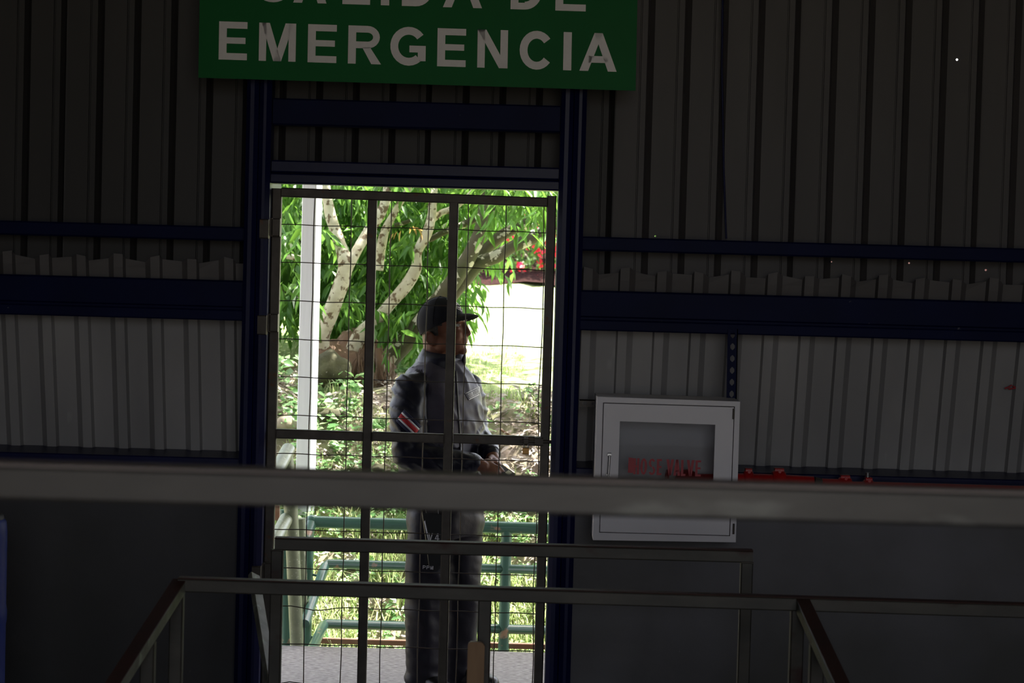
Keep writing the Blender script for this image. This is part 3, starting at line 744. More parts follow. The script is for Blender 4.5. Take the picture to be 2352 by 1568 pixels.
def post_at(mb, x_, y_, ztop, w_=TA): return mb.bar((x_, y_, 0), (x_, y_, ztop), w_, w_, .004, (0, 1, 0))
for px in (405, 1112, 1830):
    x_ = W(px, 1450, YA).x
    part('post', post_at(MB(), x_, YA + .003, zA(x_) - TA / 2), M_railA, ra)
for q0, q1, f_ in ((s0, s1, .42), (t0, t1, .35)):
    p = q0.lerp(q1, f_)
    part('post', post_at(MB(), p.x, p.y, p.z - TA * .5), M_railA, ra)
x_ = 1.62
part('post', post_at(MB(), x_, YA, zA(x_) - TA / 2), M_railA, ra)
# railing B (farther), a plain inverted U across the doorway
YB = -1.45
rb = thing('barrier_frame', 'square tube barrier with two legs standing across the doorway behind the long railing', 'railing', Vector((W(1180, 1400, YB).x, YB, 0)))
b0 = W(632, 1248, YB); b1 = W(1728, 1277, YB); dB = (b1 - b0).normalized()
part('top_rail', MB().bar(b0, b1, TA, TA, .004), M_railA, rb)
part('rail_cap', MB().bar(b0 + Vector((0, 0, TA / 2 + .001)), b1 + Vector((0, 0, TA / 2 + .001)), TA + .001, .003, .001), M_redox, rb, 'dark red oxide painted upper face')
for px, p in ((634, b0), (1714, b1)):
    x_ = W(px, 1410 if px < 1000 else 1320, YB).x
    part('leg', post_at(MB(), x_, YB, p.z - TA / 2), M_railA, rb)
    part('weld_bead', MB().tube([(x_ - TA / 2, YB - TA / 2, p.z - TA / 2), (x_, YB - TA / 2 - .002, p.z - TA / 2 + .002), (x_ + TA / 2, YB - TA / 2, p.z - TA / 2)], .0035, 6), M_gate, rb)
# loose grey bar leaning between gate post and railing, and a wooden lath
c0 = W(586, 1340, -.75); c1 = W(628, 1600, -1.35)
dd = (c1 - c0).normalized(); c1 = c0 + dd * (c0.z / -dd.z)
solo('leaning_bar', MB().bar(c0 - dd * .05, c1, .040, .022, .003, (.5, -1, 0)), M_lit_tube, 'grey steel bar leaning steeply at the lower left side of the gate', 'bar')
wq = W(1095, 1473, -2.2)
lm = MB()
wd_ = .024
prof = [(-wd_, 0), (wd_, 0), (wd_, wq.z - .012), (wd_ - .004, wq.z - .004), (wd_ - .012, wq.z), (-wd_ + .008, wq.z), (-wd_ + .002, wq.z - .004), (-wd_, wq.z - .012)]
lm.prism([(W(1093, 1520, -2.2).x + x_, -2.21, z_) for x_, z_ in prof], [(W(1093, 1520, -2.2).x + x_, -2.19, z_) for x_, z_ in prof])
solo('wooden_lath', lm, M_wood, 'brown wooden lath standing upright in front of the middle railing post', 'lath')
# blue plastic drum at the left frame edge
dc = W(-64, 1400, -1.0)
dz1 = W(0, 1192, -1.0).z
dm = thing('plastic_drum', 'bright blue plastic drum cut off by the left edge of the picture', 'drum', Vector((dc.x, -1.0, 0)))
R_ = W(12, 1400, -1.0).x - dc.x
rr = [(.0, R_ * .93), (.03, R_), (.28, R_), (.30, R_ * 1.03), (.33, R_ * 1.03), (.35, R_), (.60, R_), (.62, R_ * 1.03), (.65, R_ * 1.03), (.67, R_), (dz1 - .05, R_), (dz1 - .01, R_ * .97), (dz1, R_ * .9)]
part('barrel', MB().tube([(dc.x, -1.0, z_) for z_, r_ in rr], [r_ for z_, r_ in rr], 40), M_drum, dm)
part('lid', MB().tube([(dc.x, -1.0, dz1), (dc.x, -1.0, dz1 + .012), (dc.x, -1.0, dz1 + .018)], [R_ * .9, R_ * .88, R_ * .8], 40), M_black, dm)

# ------------------------------------------------------------------ outside railings
RY = 2.5
gr = thing('green_railing', 'green painted pipe railing with three rails beyond the concrete landing', 'railing', Vector((W(980, 1500, RY).x, RY, -.42)))
def RW(px, py, y=RY): return W(px, py, y)
xe = 2.6
def lvl(px, py): return RW(px, py)
for nm, px, py, r_ in (('top_rail', 716, 1198, .031), ('mid_rail', 748, 1294, .024), ('low_rail', 745, 1432, .025)):
    p = lvl(px, py)
    pts = [p, Vector((xe, RY, p.z - .006))]
    if nm != 'top_rail':
        e = W(700 if nm == 'mid_rail' else 712, 1432 if nm == 'mid_rail' else 1500, RY - .55)
        p2 = p + (e - p).normalized() * .03
        pts = [e, p2, p + Vector((.012, 0, 0)), Vector((xe, RY, p.z - .006))]
    part(nm, MB().tube(pts, r_, 16), M_grail, gr)
p = lvl(716, 1198)
part('corner_fitting', MB().ell(p, (.036, .036, .036)).tube([p, p + Vector((-.03, -.18, -.12))], .030, 14), M_grail, gr)
for px in (706, 1160):
    x_ = RW(px, 1350).x; zt_ = lvl(px, 1200 if px < 800 else 1213).z
    part('post', MB().tube([(x_, RY, -.42), (x_, RY, zt_ - .01)], .028, 16), M_grail, gr)
x_ = 1.75; part('post', MB().tube([(x_, RY, -.42), (x_, RY, p.z)], .028, 16), M_grail, gr)
for zz, px in ((1318, 712), (1462, 712)):
    q_ = RW(px, zz); part('bracket_pin', MB().tube([q_, q_ + Vector((.05, -.01, -.008))], .007, 8), M_grail, gr)
z_ = lvl(900, 1479).z
part('toe_channel', MB().bar((RW(706, 1476).x, RY + .03, z_ + .004), (xe, RY + .03, z_ + .004), .03, .028, .003), M_rustch, gr)
# chain link under the channel
cl = MB()
x0_ = RW(706, 1476).x
for k in range(150):
    xs_ = x0_ + k * .022
    if xs_ + .1 > xe: break
    for sgn in (1, -1):
        cl.tube([(xs_ + (0 if sgn > 0 else .1), RY + .03, z_ - .26), (xs_ + (.1 if sgn > 0 else 0), RY + .03, z_ - .01)], .0011, 4, caps=False)
part('chain_link', cl, M_grail, gr, kind='stuff')
# handrail of the side stair at left: leaning pale-green pipes
st = thing('stair_handrail', 'pale weathered pipe handrail leaning at the left end of the landing', 'handrail', Vector((W(681, 1492, 1.9).x, 1.95, -.05)))
part('leaning_post', MB().tube([W(656, 1034, 1.85), W(668, 1160, 1.85), W(683, 1500, 1.96)], .034, 16), M_ypipe, st)
part('leaning_post', MB().tube([W(690, 1190, 2.1), W(696, 1436, 2.12)], .026, 16), M_ypipe, st)
part('hand_rail', MB().tube([W(662, 1032, 1.86), W(622, 1108, 1.45), W(560, 1225, .95)], .034, 16), M_ypipe, st)
part('lower_rail', MB().tube([W(657, 1192, 1.84), W(620, 1262, 1.45), W(560, 1370, .95)], .033, 16), M_ypipe, st)
part('green_post', MB().tube([W(655, 1170, 2.15), W(659, 1500, 2.15)], .030, 16), M_grail, st)
part('cross_pin', MB().tube([W(640, 1448, 2.14), W(668, 1449, 2.14)], .008, 8), M_gate, st)
part('rust_plate', MB().box(tuple(W(630, 1195, 2.0)), tuple(W(643, 1160, 2.02)), .003), M_rustch, st)
# pale steel column standing in the bank
cl0 = W(709, 800, 3.65)
pc_ = thing('steel_column', 'tall pale blue-grey steel column standing in the bank beyond the landing', 'column', Vector((cl0.x, 3.65, .3)))
part('shaft', MB().bar((cl0.x, 3.65, .25), (cl0.x, 3.65, 3.30), .088, .088, .006, (math.sin(.35), math.cos(.35), 0)), M_column, pc_)
part('base_plate', MB().box((cl0.x - .09, 3.56, .32), (cl0.x + .09, 3.74, .345), .003), M_rustch, pc_)

# ------------------------------------------------------------------ leaves
LEAF_T = np.array([[0, 0, 0], [.30, .5, .06], [.30, 0, -.03], [.30, -.5, .06], [.66, .36, .0], [.66, 0, -.08], [.66, -.36, .0], [1, 0, -.16]])
LEAF_TRI = np.array([[0, 1, 2], [0, 2, 3], [4, 7, 5], [5, 7, 6]]); LEAF_QUAD = np.array([[1, 4, 5, 2], [2, 5, 6, 3]])
def unit(a): return a / np.maximum(np.linalg.norm(a, axis=-1, keepdims=True), 1e-9)
def leaf_geo(B, U, N, L, Wd):
    """leaves at B pointing along U with upper side N, length L, width Wd"""
    U = unit(U); S = unit(np.cross(N, U)); N = np.cross(U, S)
    T = LEAF_T[None]
    V = B[:, None] + U[:, None] * T[..., 0:1] * L[:, None, None] + S[:, None] * T[..., 1:2] * Wd[:, None, None] + N[:, None] * T[..., 2:3] * L[:, None, None]
    off = (np.arange(len(B)) * 8)[:, None, None]
    return V.reshape(-1, 3), [(LEAF_TRI[None] + off).reshape(-1, 3), (LEAF_QUAD[None] + off).reshape(-1, 4)]
def sprays(P, rng, nl=9, tl=(.22, .36), ll=(.10, .155), ratio=.27, droop=.75):
    """twigs at P, each with nl hanging lance-shaped leaves"""
    n = len(P)
    a = rng.uniform(0, 2 * np.pi, n)
    D = unit(np.stack([np.cos(a), np.sin(a), rng.uniform(-1.0, .3, n)], -1))
    L = rng.uniform(*tl, n)
    B = []; U = []; Nn = []; LL = []; WW = []
    side = unit(np.cross(D, np.array([0, 0, 1.0])[None]) + 1e-6)
    for k in range(nl):
        t = (k + .6) / nl
        B.append(P + D * (L * t)[:, None] - np.array([0, 0, 1])[None] * (L * t * t * .35)[:, None])
        s = 1 if k % 2 else -1
        u = D * rng.uniform(.25, .7, n)[:, None] + side * s * rng.uniform(.3, .75, n)[:, None] - np.array([0, 0, 1.0])[None] * (droop * rng.uniform(.5, 1.5, n))[:, None] + rng.normal(0, .18, (n, 3))
        U.append(u); Nn.append(np.array([0, 0, 1.0])[None] + rng.normal(0, .5, (n, 3)) + D * .4)
        l = rng.uniform(*ll, n); LL.append(l); WW.append(l * ratio * rng.uniform(.8, 1.2, n))
    return [np.concatenate(q) for q in (B, U, Nn, LL, WW)]
def pix_pts(n, x0, x1, y0, y1, d0, d1, rng, keep=None):
    px = rng.uniform(x0, x1, n); py = rng.uniform(y0, y1, n); d = rng.uniform(d0, d1, n)
    if keep is not None:
        k = keep(px, py, d); px, py, d = px[k], py[k], d[k]
    fx = np.array(_f)[None] + ((px - 1176) / FPX)[:, None] * np.array(_cr)[None] - ((py - 784) / FPX)[:, None] * np.array(_cu)[None]
    return np.array(CAM)[None] + fx * ((d + 8.0) / fx[:, 1])[:, None]

# ------------------------------------------------------------------ the tree
def wob(pts, n=5, amp=.012, seed=0):
    out = []
    pts = [Vector(p) for p in pts]
    m = len(pts)
    for i in range(m - 1):
        p0, p1, p2, p3 = pts[max(i - 1, 0)], pts[i], pts[i + 1], pts[min(i + 2, m - 1)]
        for k in range(n):
            t = k / n
            q = .5 * ((2 * p1) + (p2 - p0) * t + (2 * p0 - 5 * p1 + 4 * p2 - p3) * t * t + (3 * p1 - p0 - 3 * p2 + p3) * t ** 3)
            q = q + Vector((noise.noise(q * 4 + Vector((seed, 0, 0))), noise.noise(q * 4 + Vector((0, seed, 9))), noise.noise(q * 4 + Vector((5, 0, seed))))) * amp
            out.append(q)
    out.append(pts[-1])
    return out
def branch_mb(px_pts, y, radii, seed=0, n=5):
    """a limb through photograph points at depth y (single number or one per point), radius in photo pixels"""
    ys_ = y if isinstance(y, (list, tuple)) else [y] * len(px_pts)
    pts = [W(a, c, d) for (a, c), d in zip(px_pts, ys_)]
    r = [q * (d + 8) / FPX for q, d in zip(radii, ys_)]
    P = wob(pts, n, .012, seed); R = []
    for i in range(len(pts) - 1):
        for k in range(n): R.append(r[i] + (r[i + 1] - r[i]) * k / n)
    R.append(r[-1])
    R = [q * (1 + .13 * noise.noise(p * 9 + Vector((seed, 3, 1)))) for q, p in zip(R, P)]
    return MB().tube(P, R, 12)
TY = 5.0
tb = W(810, 920, TY)
tree = thing('lychee_tree', 'spreading tree with pale lichen covered limbs and hanging lance leaves outside the gate', 'tree', Vector((tb.x, TY, float(gz(tb.x, TY)) - .05)))
# root mass: fused lumps and hanging roots
rm = MB()
for px, py, d, rx, rz in ((790, 865, 5.05, .20, .20), (745, 850, 5.0, .13, .15), (850, 850, 5.1, .16, .17), (870, 880, 5.05, .10, .16), (800, 910, 5.0, .17, .10), (760, 820, 5.1, .10, .10), (820, 805, 5.2, .16, .14)):
    rm.ell(W(px, py, d), (rx, .16, rz), nu=16, nv=12)
V, F, N = fuse(rm, .03, 3)
V = [v + n * (.035 * noise.noise(v * 9) + .02 * noise.noise(v * 23)) for v, n in zip(V, N)]
mb = MB(); mb.add(V, F, True); part('trunk_base', mb, M_root, tree)
limbs = [
    ('limb', [(742, 835), (738, 780), (765, 700), (786, 640), (792, 600), (782, 560), (760, 500), (750, 455), (738, 380), (715, 250)], [5.0, 4.95, 4.9, 4.9, 4.9, 4.95, 5.0, 5.0, 5.05, 5.1], [21, 18, 18, 18, 17, 14, 13, 12, 12, 9], M_bark),
    ('limb', [(792, 628), (806, 604), (828, 565), (848, 530), (876, 485), (888, 440), (896, 370), (930, 240)], [4.9, 4.9, 4.95, 5.0, 5.05, 5.1, 5.2, 5.3], [15, 13, 12.5, 12.5, 12, 11, 10, 8], M_bark),
    ('limb', [(800, 835), (822, 778), (866, 736), (900, 694), (936, 648), (958, 612), (960, 578), (978, 538), (990, 495), (993, 470), (996, 420), (985, 300)], [5.05] * 8 + [5.1, 5.1, 5.2, 5.3], [22, 18, 15, 14, 13.5, 12.5, 11.5, 11.5, 11, 10, 9, 7], M_bark),
    ('branch', [(990, 505), (1012, 488), (1034, 480), (1060, 462), (1090, 430), (1120, 380)], 5.15, [8, 7, 7, 6, 5, 4], M_bark),
    ('limb', [(868, 620), (876, 560), (884, 525), (902, 492), (925, 455), (945, 420), (980, 340)], 5.15, [12, 11, 10, 8, 7, 7, 5], M_bark),
    ('limb', [(850, 860), (890, 826), (920, 796), (965, 748), (1010, 692), (1040, 650), (1068, 605), (1090, 560), (1108, 510), (1112, 465), (1125, 400), (1150, 280)], [5.1, 5.1, 5.1, 5.1, 5.1, 5.0, 5.0, 5.0, 5.0, 5.05, 5.1, 5.2], [26, 24, 24, 24, 22, 19, 19, 17, 14, 12, 10, 8], M_barkd),
    ('limb', [(1030, 690), (1062, 648), (1100, 604), (1140, 586), (1180, 566), (1225, 548), (1262, 530), (1330, 500), (1440, 470)], [5.05, 5.05, 5.05, 5.05, 5.05, 5.05, 5.05, 5.05, 5.1], [17, 17, 17, 15.5, 14.5, 14, 14, 12, 9], M_barkd),
    ('limb', [(1085, 612), (1104, 586), (1130, 560), (1165, 534), (1205, 516), (1250, 500), (1320, 480), (1400, 440)], 5.2, [15, 14, 13.5, 13, 13, 12, 11, 8], M_barkd),
    ('branch', [(985, 552), (1025, 532), (1060, 518), (1100, 500), (1150, 478), (1200, 456), (1260, 430)], 5.3, [6, 7, 7.5, 8, 10, 10, 8], M_barkd),
    ('branch', [(730, 560), (712, 580), (690, 591), (660, 587), (630, 585), (560, 600)], [5.2, 5.1, 5.1, 5.1, 5.1, 5.0], [5, 6, 6.5, 7, 7, 6], M_bark),
    ('branch', [(735, 590), (700, 556), (672, 544), (640, 548), (600, 570)], 5.5, [6, 6, 5, 5, 4], M_barkd),
    ('branch', [(760, 720), (700, 690), (660, 672), (620, 650), (560, 640)], 5.6, [7, 8, 8, 7, 6], M_barkd),
    ('branch', [(905, 518), (925, 512), (950, 500), (962, 485), (980, 470)], 5.5, [5, 5, 4, 4, 3], M_barkd),
    ('root', [(868, 800), (872, 850), (862, 880), (880, 920)], 4.93, [9, 10, 9, 6], M_root),
    ('root', [(820, 860), (828, 890), (812, 908), (796, 914), (780, 912)], 4.9, [11, 12, 13, 10, 7], M_root),
    ('root', [(876, 830), (892, 870), (900, 905), (916, 930)], 4.95, [6, 6, 5, 4], M_bark),
]
for i, (nm, p_, y_, r_, m_) in enumerate(limbs):
    part(nm, branch_mb(p_, y_, r_, i * 3.7), m_, tree)
# thin aerial roots and creepers around the base
cr_ = MB()
for k in range(46):
    px = random.uniform(815, 905); py = random.uniform(790, 860)
    p = W(px, py, 4.92 + random.uniform(-.05, .1)); L_ = random.uniform(.08, .25)
    cr_.tube([p, p + Vector((random.uniform(-.03, .03), -.02, -L_ * .5)), p + Vector((random.uniform(-.05, .05), -.01, -L_))], [.005, .004, .002], 5)
part('aerial_roots', cr_, M_root, tree, kind='stuff')

rng = np.random.default_rng(5)
def lowA(px): return np.interp(px, [560, 640, 715, 735, 800, 900, 960, 1000, 1060, 1150, 1260, 1400], [700, 712, 715, 760, 800, 775, 790, 760, 590, 505, 440, 420])
def dens(px, py, d):
    nzv = np.sin(px * .021 + d) * np.sin(py * .027 + 1.3 * d) + .5 * np.sin(px * .05 + py * .04)
    return (py < lowA(px) - 14 + 24 * np.sin(px * .09)) & (nzv > -.50 - .25 * (px > 720))
P = [pix_pts(1500, 600, 1060, 395, 800, 5.55, 8.0, rng, dens),
     pix_pts(420, 1000, 1270, 395, 760, 5.6, 8.0, rng, dens),
     pix_pts(60, 640, 1100, 400, 790, 5.25, 5.5, rng, dens),
     pix_pts(16, 650, 730, 480, 740, 4.5, 5.0, rng, dens),
     pix_pts(14, 890, 990, 690, 780, 4.9, 5.2, rng, dens),
     pix_pts(7, 770, 860, 660, 740, 4.8, 5.2, rng, dens),
     pix_pts(30, 1130, 1300, 400, 455, 4.2, 4.7, rng),
     pix_pts(700, 560, 1400, 60, 390, 4.6, 8.0, rng),
     pix_pts(420, 100, 600, 100, 740, 5.2, 8.0, rng),
     pix_pts(160, 1270, 1500, 0, 400, 5.0, 6.0, rng), pix_pts(60, 1500, 1900, -100, 250, 7.0, 9.0, rng)]
P = np.concatenate(P)
B, U, Nn, LL, WW = sprays(P, rng)
# the 300 leaves that show largest become parts of their own
pcam = B - np.array(CAM)[None]
dep = pcam @ np.array(_f); ppx = 1176 + FPX * (pcam @ np.array(_cr)) / dep; ppy = 784 - FPX * (pcam @ np.array(_cu)) / dep
vis = (ppx > 640) & (ppx < 1255) & (ppy > 450) & (ppy < 800)
order = np.where(vis)[0]
order = order[np.argsort(dep[order] - LL[order] * 6)][:300]
rest = np.setdiff1d(np.arange(len(B)), order)
V, F = leaf_geo(B[rest], U[rest], Nn[rest], LL[rest], WW[rest])
part('foliage', None, None, tree, kind='stuff', me=np_mesh('foliage', V, F, M_leaf, ROOT[tree.name]))
lv, lf = leaf_geo(np.zeros((1, 3)), np.array([[1.0, 0, 0]]), np.array([[0, 0, 1.0]]), np.array([1.0]), np.array([.27]))
leaf_me = np_mesh('leaf', lv, lf, M_leaf, (0, 0, 0))
Uu = unit(U); S_ = unit(np.cross(Nn, Uu)); N2 = np.cross(Uu, S_)
for i in order:
    o = bpy.data.objects.new('leaf', leaf_me); COL.objects.link(o); o.parent = tree
    l = LL[i]; r = Matrix.Identity(4)
    for a in range(3):
        r[a][0] = Uu[i][a] * l; r[a][1] = S_[i][a] * l; r[a][2] = N2[i][a] * l; r[a][3] = B[i][a] - ROOT[tree.name][a]
    o.matrix_local = r
# a few withered leaves hang in the middle
Pw = pix_pts(3, 925, 945, 515, 545, 5.0, 5.1, rng)
bw = sprays(Pw, rng, 3, (.05, .1), (.06, .10), .2); V, F = leaf_geo(*bw)
part('withered_leaves', None, None, tree, kind='stuff', me=np_mesh('withered_leaves', V, F, M_leafold, ROOT[tree.name]))

# ------------------------------------------------------------------ bank: rocks, grass, weeds, litter
def rock(px, py, y, r, name, mat, label, seed):
    c = W(px, py, y); m_ = MB(); m_.ell((0, 0, 0), r, nu=20, nv=14)
    v = [Vector(p) for p in m_.v]
    v = [p * (1 + .28 * noise.noise(p / max(r) * 1.6 + Vector((seed, 0, 0))) + .08 * noise.noise(p / max(r) * 5)) + c for p in v]
    m2 = MB(); m2.add(v, m_.f, True)
    return solo(name, m2, mat, label, 'rock')
rock(758, 852, 4.72, (.135, .12, .12), 'boulder', M_rock, 'big dark mossy boulder at the foot of the tree', 1)
rock(656, 974, 4.1, (.066, .06, .05), 'stone', M_stone, 'tan rounded stone low on the bank at the left edge of the gate opening', 5)
rock(757, 952, 4.25, (.07, .06, .04), 'stone', M_rock, 'dark flat stone half buried in the weeds below the boulder', 9)
rock(868, 1075, 3.85, (.04, .05, .025), 'stone', M_rock, 'small brown stone on the bank left of the guard', 12)
rock(1012, 1000, 4.2, (.05, .05, .04), 'stone', M_stone, 'grey stone on the bank hidden behind the guard', 15)
rock(650, 838, 4.9, (.09, .07, .04), 'stone', M_stone, 'grey flat stone at the top of the bank left of the column', 21)
# fallen stick on the bank at right
def blades(n, x0, x1, y0, y1, h, wd, rng, lean=.5, keep=None, curve=.35):
    x = rng.uniform(x0, x1, n); y = rng.uniform(y0, y1, n)
    if keep is not None: k = keep(x, y); x, y = x[k], y[k]
    n = len(x)
    a = rng.uniform(0, 2 * np.pi, n); H = rng.uniform(*h, n); wv = rng.uniform(*wd, n)
    D = np.stack([np.cos(a), np.sin(a), np.zeros(n)], -1); S = np.stack([-np.sin(a), np.cos(a), np.zeros(n)], -1)
    b0 = np.stack([x, y, gz(x, y) - .004], -1); ln = rng.uniform(.1, lean, n)
    Z = np.array([0, 0, 1.0])[None]
    m1 = b0 + Z * (H * .6)[:, None] + D * (H * ln * .45)[:, None]
    tp = b0 + Z * (H * (1 - curve * ln))[:, None] + D * (H * ln * 1.3)[:, None]
    V = np.stack([b0 - S * wv[:, None] / 2, b0 + S * wv[:, None] / 2, m1 + S * wv[:, None] * .42, m1 - S * wv[:, None] * .42, tp], 1).reshape(-1, 3)
    o = (np.arange(n) * 5)[:, None]
    return V, [np.array([[3, 2, 4]]) + o, np.array([[0, 1, 2, 3]]) + o]
def clump(x, y, s): return np.sin(x * 5.3 + s) * np.sin(y * 6.1 + 2 * s) + .6 * np.sin(x * 11 + y * 8 + s)
def stuff(name, V, F, mat, label, cat):
    off = Vector((float(V[:, 0].mean()), float(V[:, 1].mean()), float(V[:, 2].min())))
    o = bpy.data.objects.new(name, np_mesh(name, V, F, mat, off)); COL.objects.link(o); o.location = off
    return tag(o, label, cat, None, 'stuff')
def joinV(*gs):
    V = np.concatenate([g[0] for g in gs]); off = 0; F = [[], []]
    for v, f in gs:
        F[0].append(f[0] + off); F[1].append(f[1] + off); off += len(v)
    return V, [np.concatenate(F[0]), np.concatenate(F[1])]
g1 = blades(26000, -2.2, 2.2, 2.45, 3.7, (.05, .17), (.004, .010), rng, .9, lambda x, y: clump(x, y, 1) > -.55 + (y - 2.5) * .35)
g2 = blades(9000, -2.2, 2.2, 3.5, 4.7, (.04, .12), (.004, .009), rng, .9, lambda x, y: clump(x, y, 2) > .1)
g3 = blades(700, -2.2, 2.2, 2.5, 3.6, (.2, .38), (.006, .012), rng, 1.3, lambda x, y: clump(x, y, 3) > .3, .6)
V, F = joinV(g1, g2, g3)
stuff('bank_grass', V, F, M_grass, 'bright green grass growing on the bank behind the green railing', 'grass')
V, F = blades(16000, -4, 4, 4.6, 9, (.02, .05), (.004, .009), rng, .9, lambda x, y: (y > 4.66 + .5 * (x > .2) * (np.sin(x * 9) > .2) + .6 / (1 + np.exp((x + .5) * 6))) & ((x < .1) | (y < 5.0)))
stuff('lawn_grass', V, F, M_grass, 'short sunlit lawn grass beyond the top of the bank', 'grass')
def flat_leaves(n, x0, x1, y0, y1, l, ratio, rng, lift, up=1.0, keep=None):
    x = rng.uniform(x0, x1, n); y = rng.uniform(y0, y1, n)
    if keep is not None: k = keep(x, y); x, y = x[k], y[k]
    n = len(x); a = rng.uniform(0, 2 * np.pi, n)
    Bq = np.stack([x, y, gz(x, y) + rng.uniform(*lift, n)], -1)
    Uq = np.stack([np.cos(a), np.sin(a), rng.normal(.0, .3, n)], -1)
    Nq = np.array([0, -.45, up])[None] + rng.normal(0, .35, (n, 3))
    lq = rng.uniform(*l, n)
    return leaf_geo(Bq, Uq, Nq, lq, lq * ratio * rng.uniform(.8, 1.2, n))
w1 = flat_leaves(5200, -2.2, 2.2, 2.6, 3.9, (.022, .05), .75, rng, (.02, .09), keep=lambda x, y: clump(x, y, 4) > -.2)
w2 = flat_leaves(4200, -2.2, 2.2, 3.6, 5.0, (.03, .075), .7, rng, (.02, .13), keep=lambda x, y: (clump(x, y, 5) > .15) & (x < -.1) & ((y < 4.25) | (x < -1.15)))
w3 = flat_leaves(520, -1.5, -.9, 4.0, 4.9, (.04, .08), .72, rng, (.04, .14), keep=lambda x, y: clump(x, y, 6) > -.1)
w4 = flat_leaves(4200, .1, 2.2, 3.3, 4.8, (.02, .045), .6, rng, (.02, .08), keep=lambda x, y: clump(x, y, 8) > .0)
w5 = flat_leaves(4200, -1.6, .1, 3.2, 4.4, (.02, .04), .65, rng, (.02, .08), keep=lambda x, y: clump(x, y, 9) > -.1)
V, F = joinV(w1, w2, w3, w4, w5)
stuff('bank_weeds', V, F, M_weed, 'low broad leaved weeds scattered over the bank around the tree foot', 'weeds')
l1 = flat_leaves(12000, -2.2, 2.2, 2.6, 4.9, (.03, .085), .32, rng, (.002, .03), keep=lambda x, y: clump(x, y, 7) > -.7)
l2 = flat_leaves(4500, .1, 2.2, 3.4, 4.8, (.04, .10), .28, rng, (.005, .05))
V, F = joinV(l1, l2)
stuff('leaf_litter', V, F, M_litter, 'dry fallen brown and beige leaves lying on the bank', 'leaves')
# fern tufts at the tree foot
def fern(px, py, y, n, L_, name_label, seed):
    c = W(px, py, y); r_ = np.random.default_rng(seed)
    Bq = []; Uq = []; Nq = []; Lq = []
    for k in range(n):
        a = r_.uniform(0, 2 * np.pi); d_ = np.array([math.cos(a), math.sin(a) * .7 - .3, r_.uniform(.5, 1.1)]); d_ /= np.linalg.norm(d_)
        s_ = np.cross(d_, [0, 0, 1.0]); s_ /= np.linalg.norm(s_)
        l = L_ * r_.uniform(.7, 1.2)
        for j in range(12):
            t = (j + 1) / 12
            p = np.array(c) + d_ * l * t - np.array([0, 0, 1]) * l * t * t * .55
            for s2 in (-1, 1):
                Bq.append(p); Uq.append(s_ * s2 + d_ * .35 - np.array([0, 0, .2])); Nq.append([0, -.4, 1.0]); Lq.append(l * .28 * (1.05 - t) + .006)
    Bq = np.array(Bq); Lq = np.array(Lq)
    V, F = leaf_geo(Bq, np.array(Uq), np.array(Nq), Lq, Lq * .35)
    o = bpy.data.objects.new('fern', np_mesh('fern', V, F, M_weed, c)); COL.objects.link(o); o.location = c
    tag(o, name_label, 'fern')
fern(752, 922, 4.55, 13, .20, 'feathery green fern under the mossy boulder', 1)
fern(872, 985, 4.0, 11, .16, 'bright green fern just left of the guard at his flag patch', 2)
fern(912, 855, 5.1, 14, .2, 'yellow green fern beside the dark root at the left of the guard', 3)
# fallen sticks
for a, c, r_, lb in (((1115, 945), (1190, 962), .016, 'grey fallen log lying along the top of the bank right of the guard'),
                     ((1150, 985), (1225, 1040), .007, 'thin dead stick on the bank below the fallen log')):
    ya = 4.45 if r_ > .01 else 4.2
    P_ = [W(*a, ya), W((a[0] + c[0]) / 2, (a[1] + c[1]) / 2 - 3, ya), W(*c, ya)]
    solo('fallen_stick', MB().tube(wob(P_, 4, .02, 2), r_, 8), M_root, lb, 'stick')

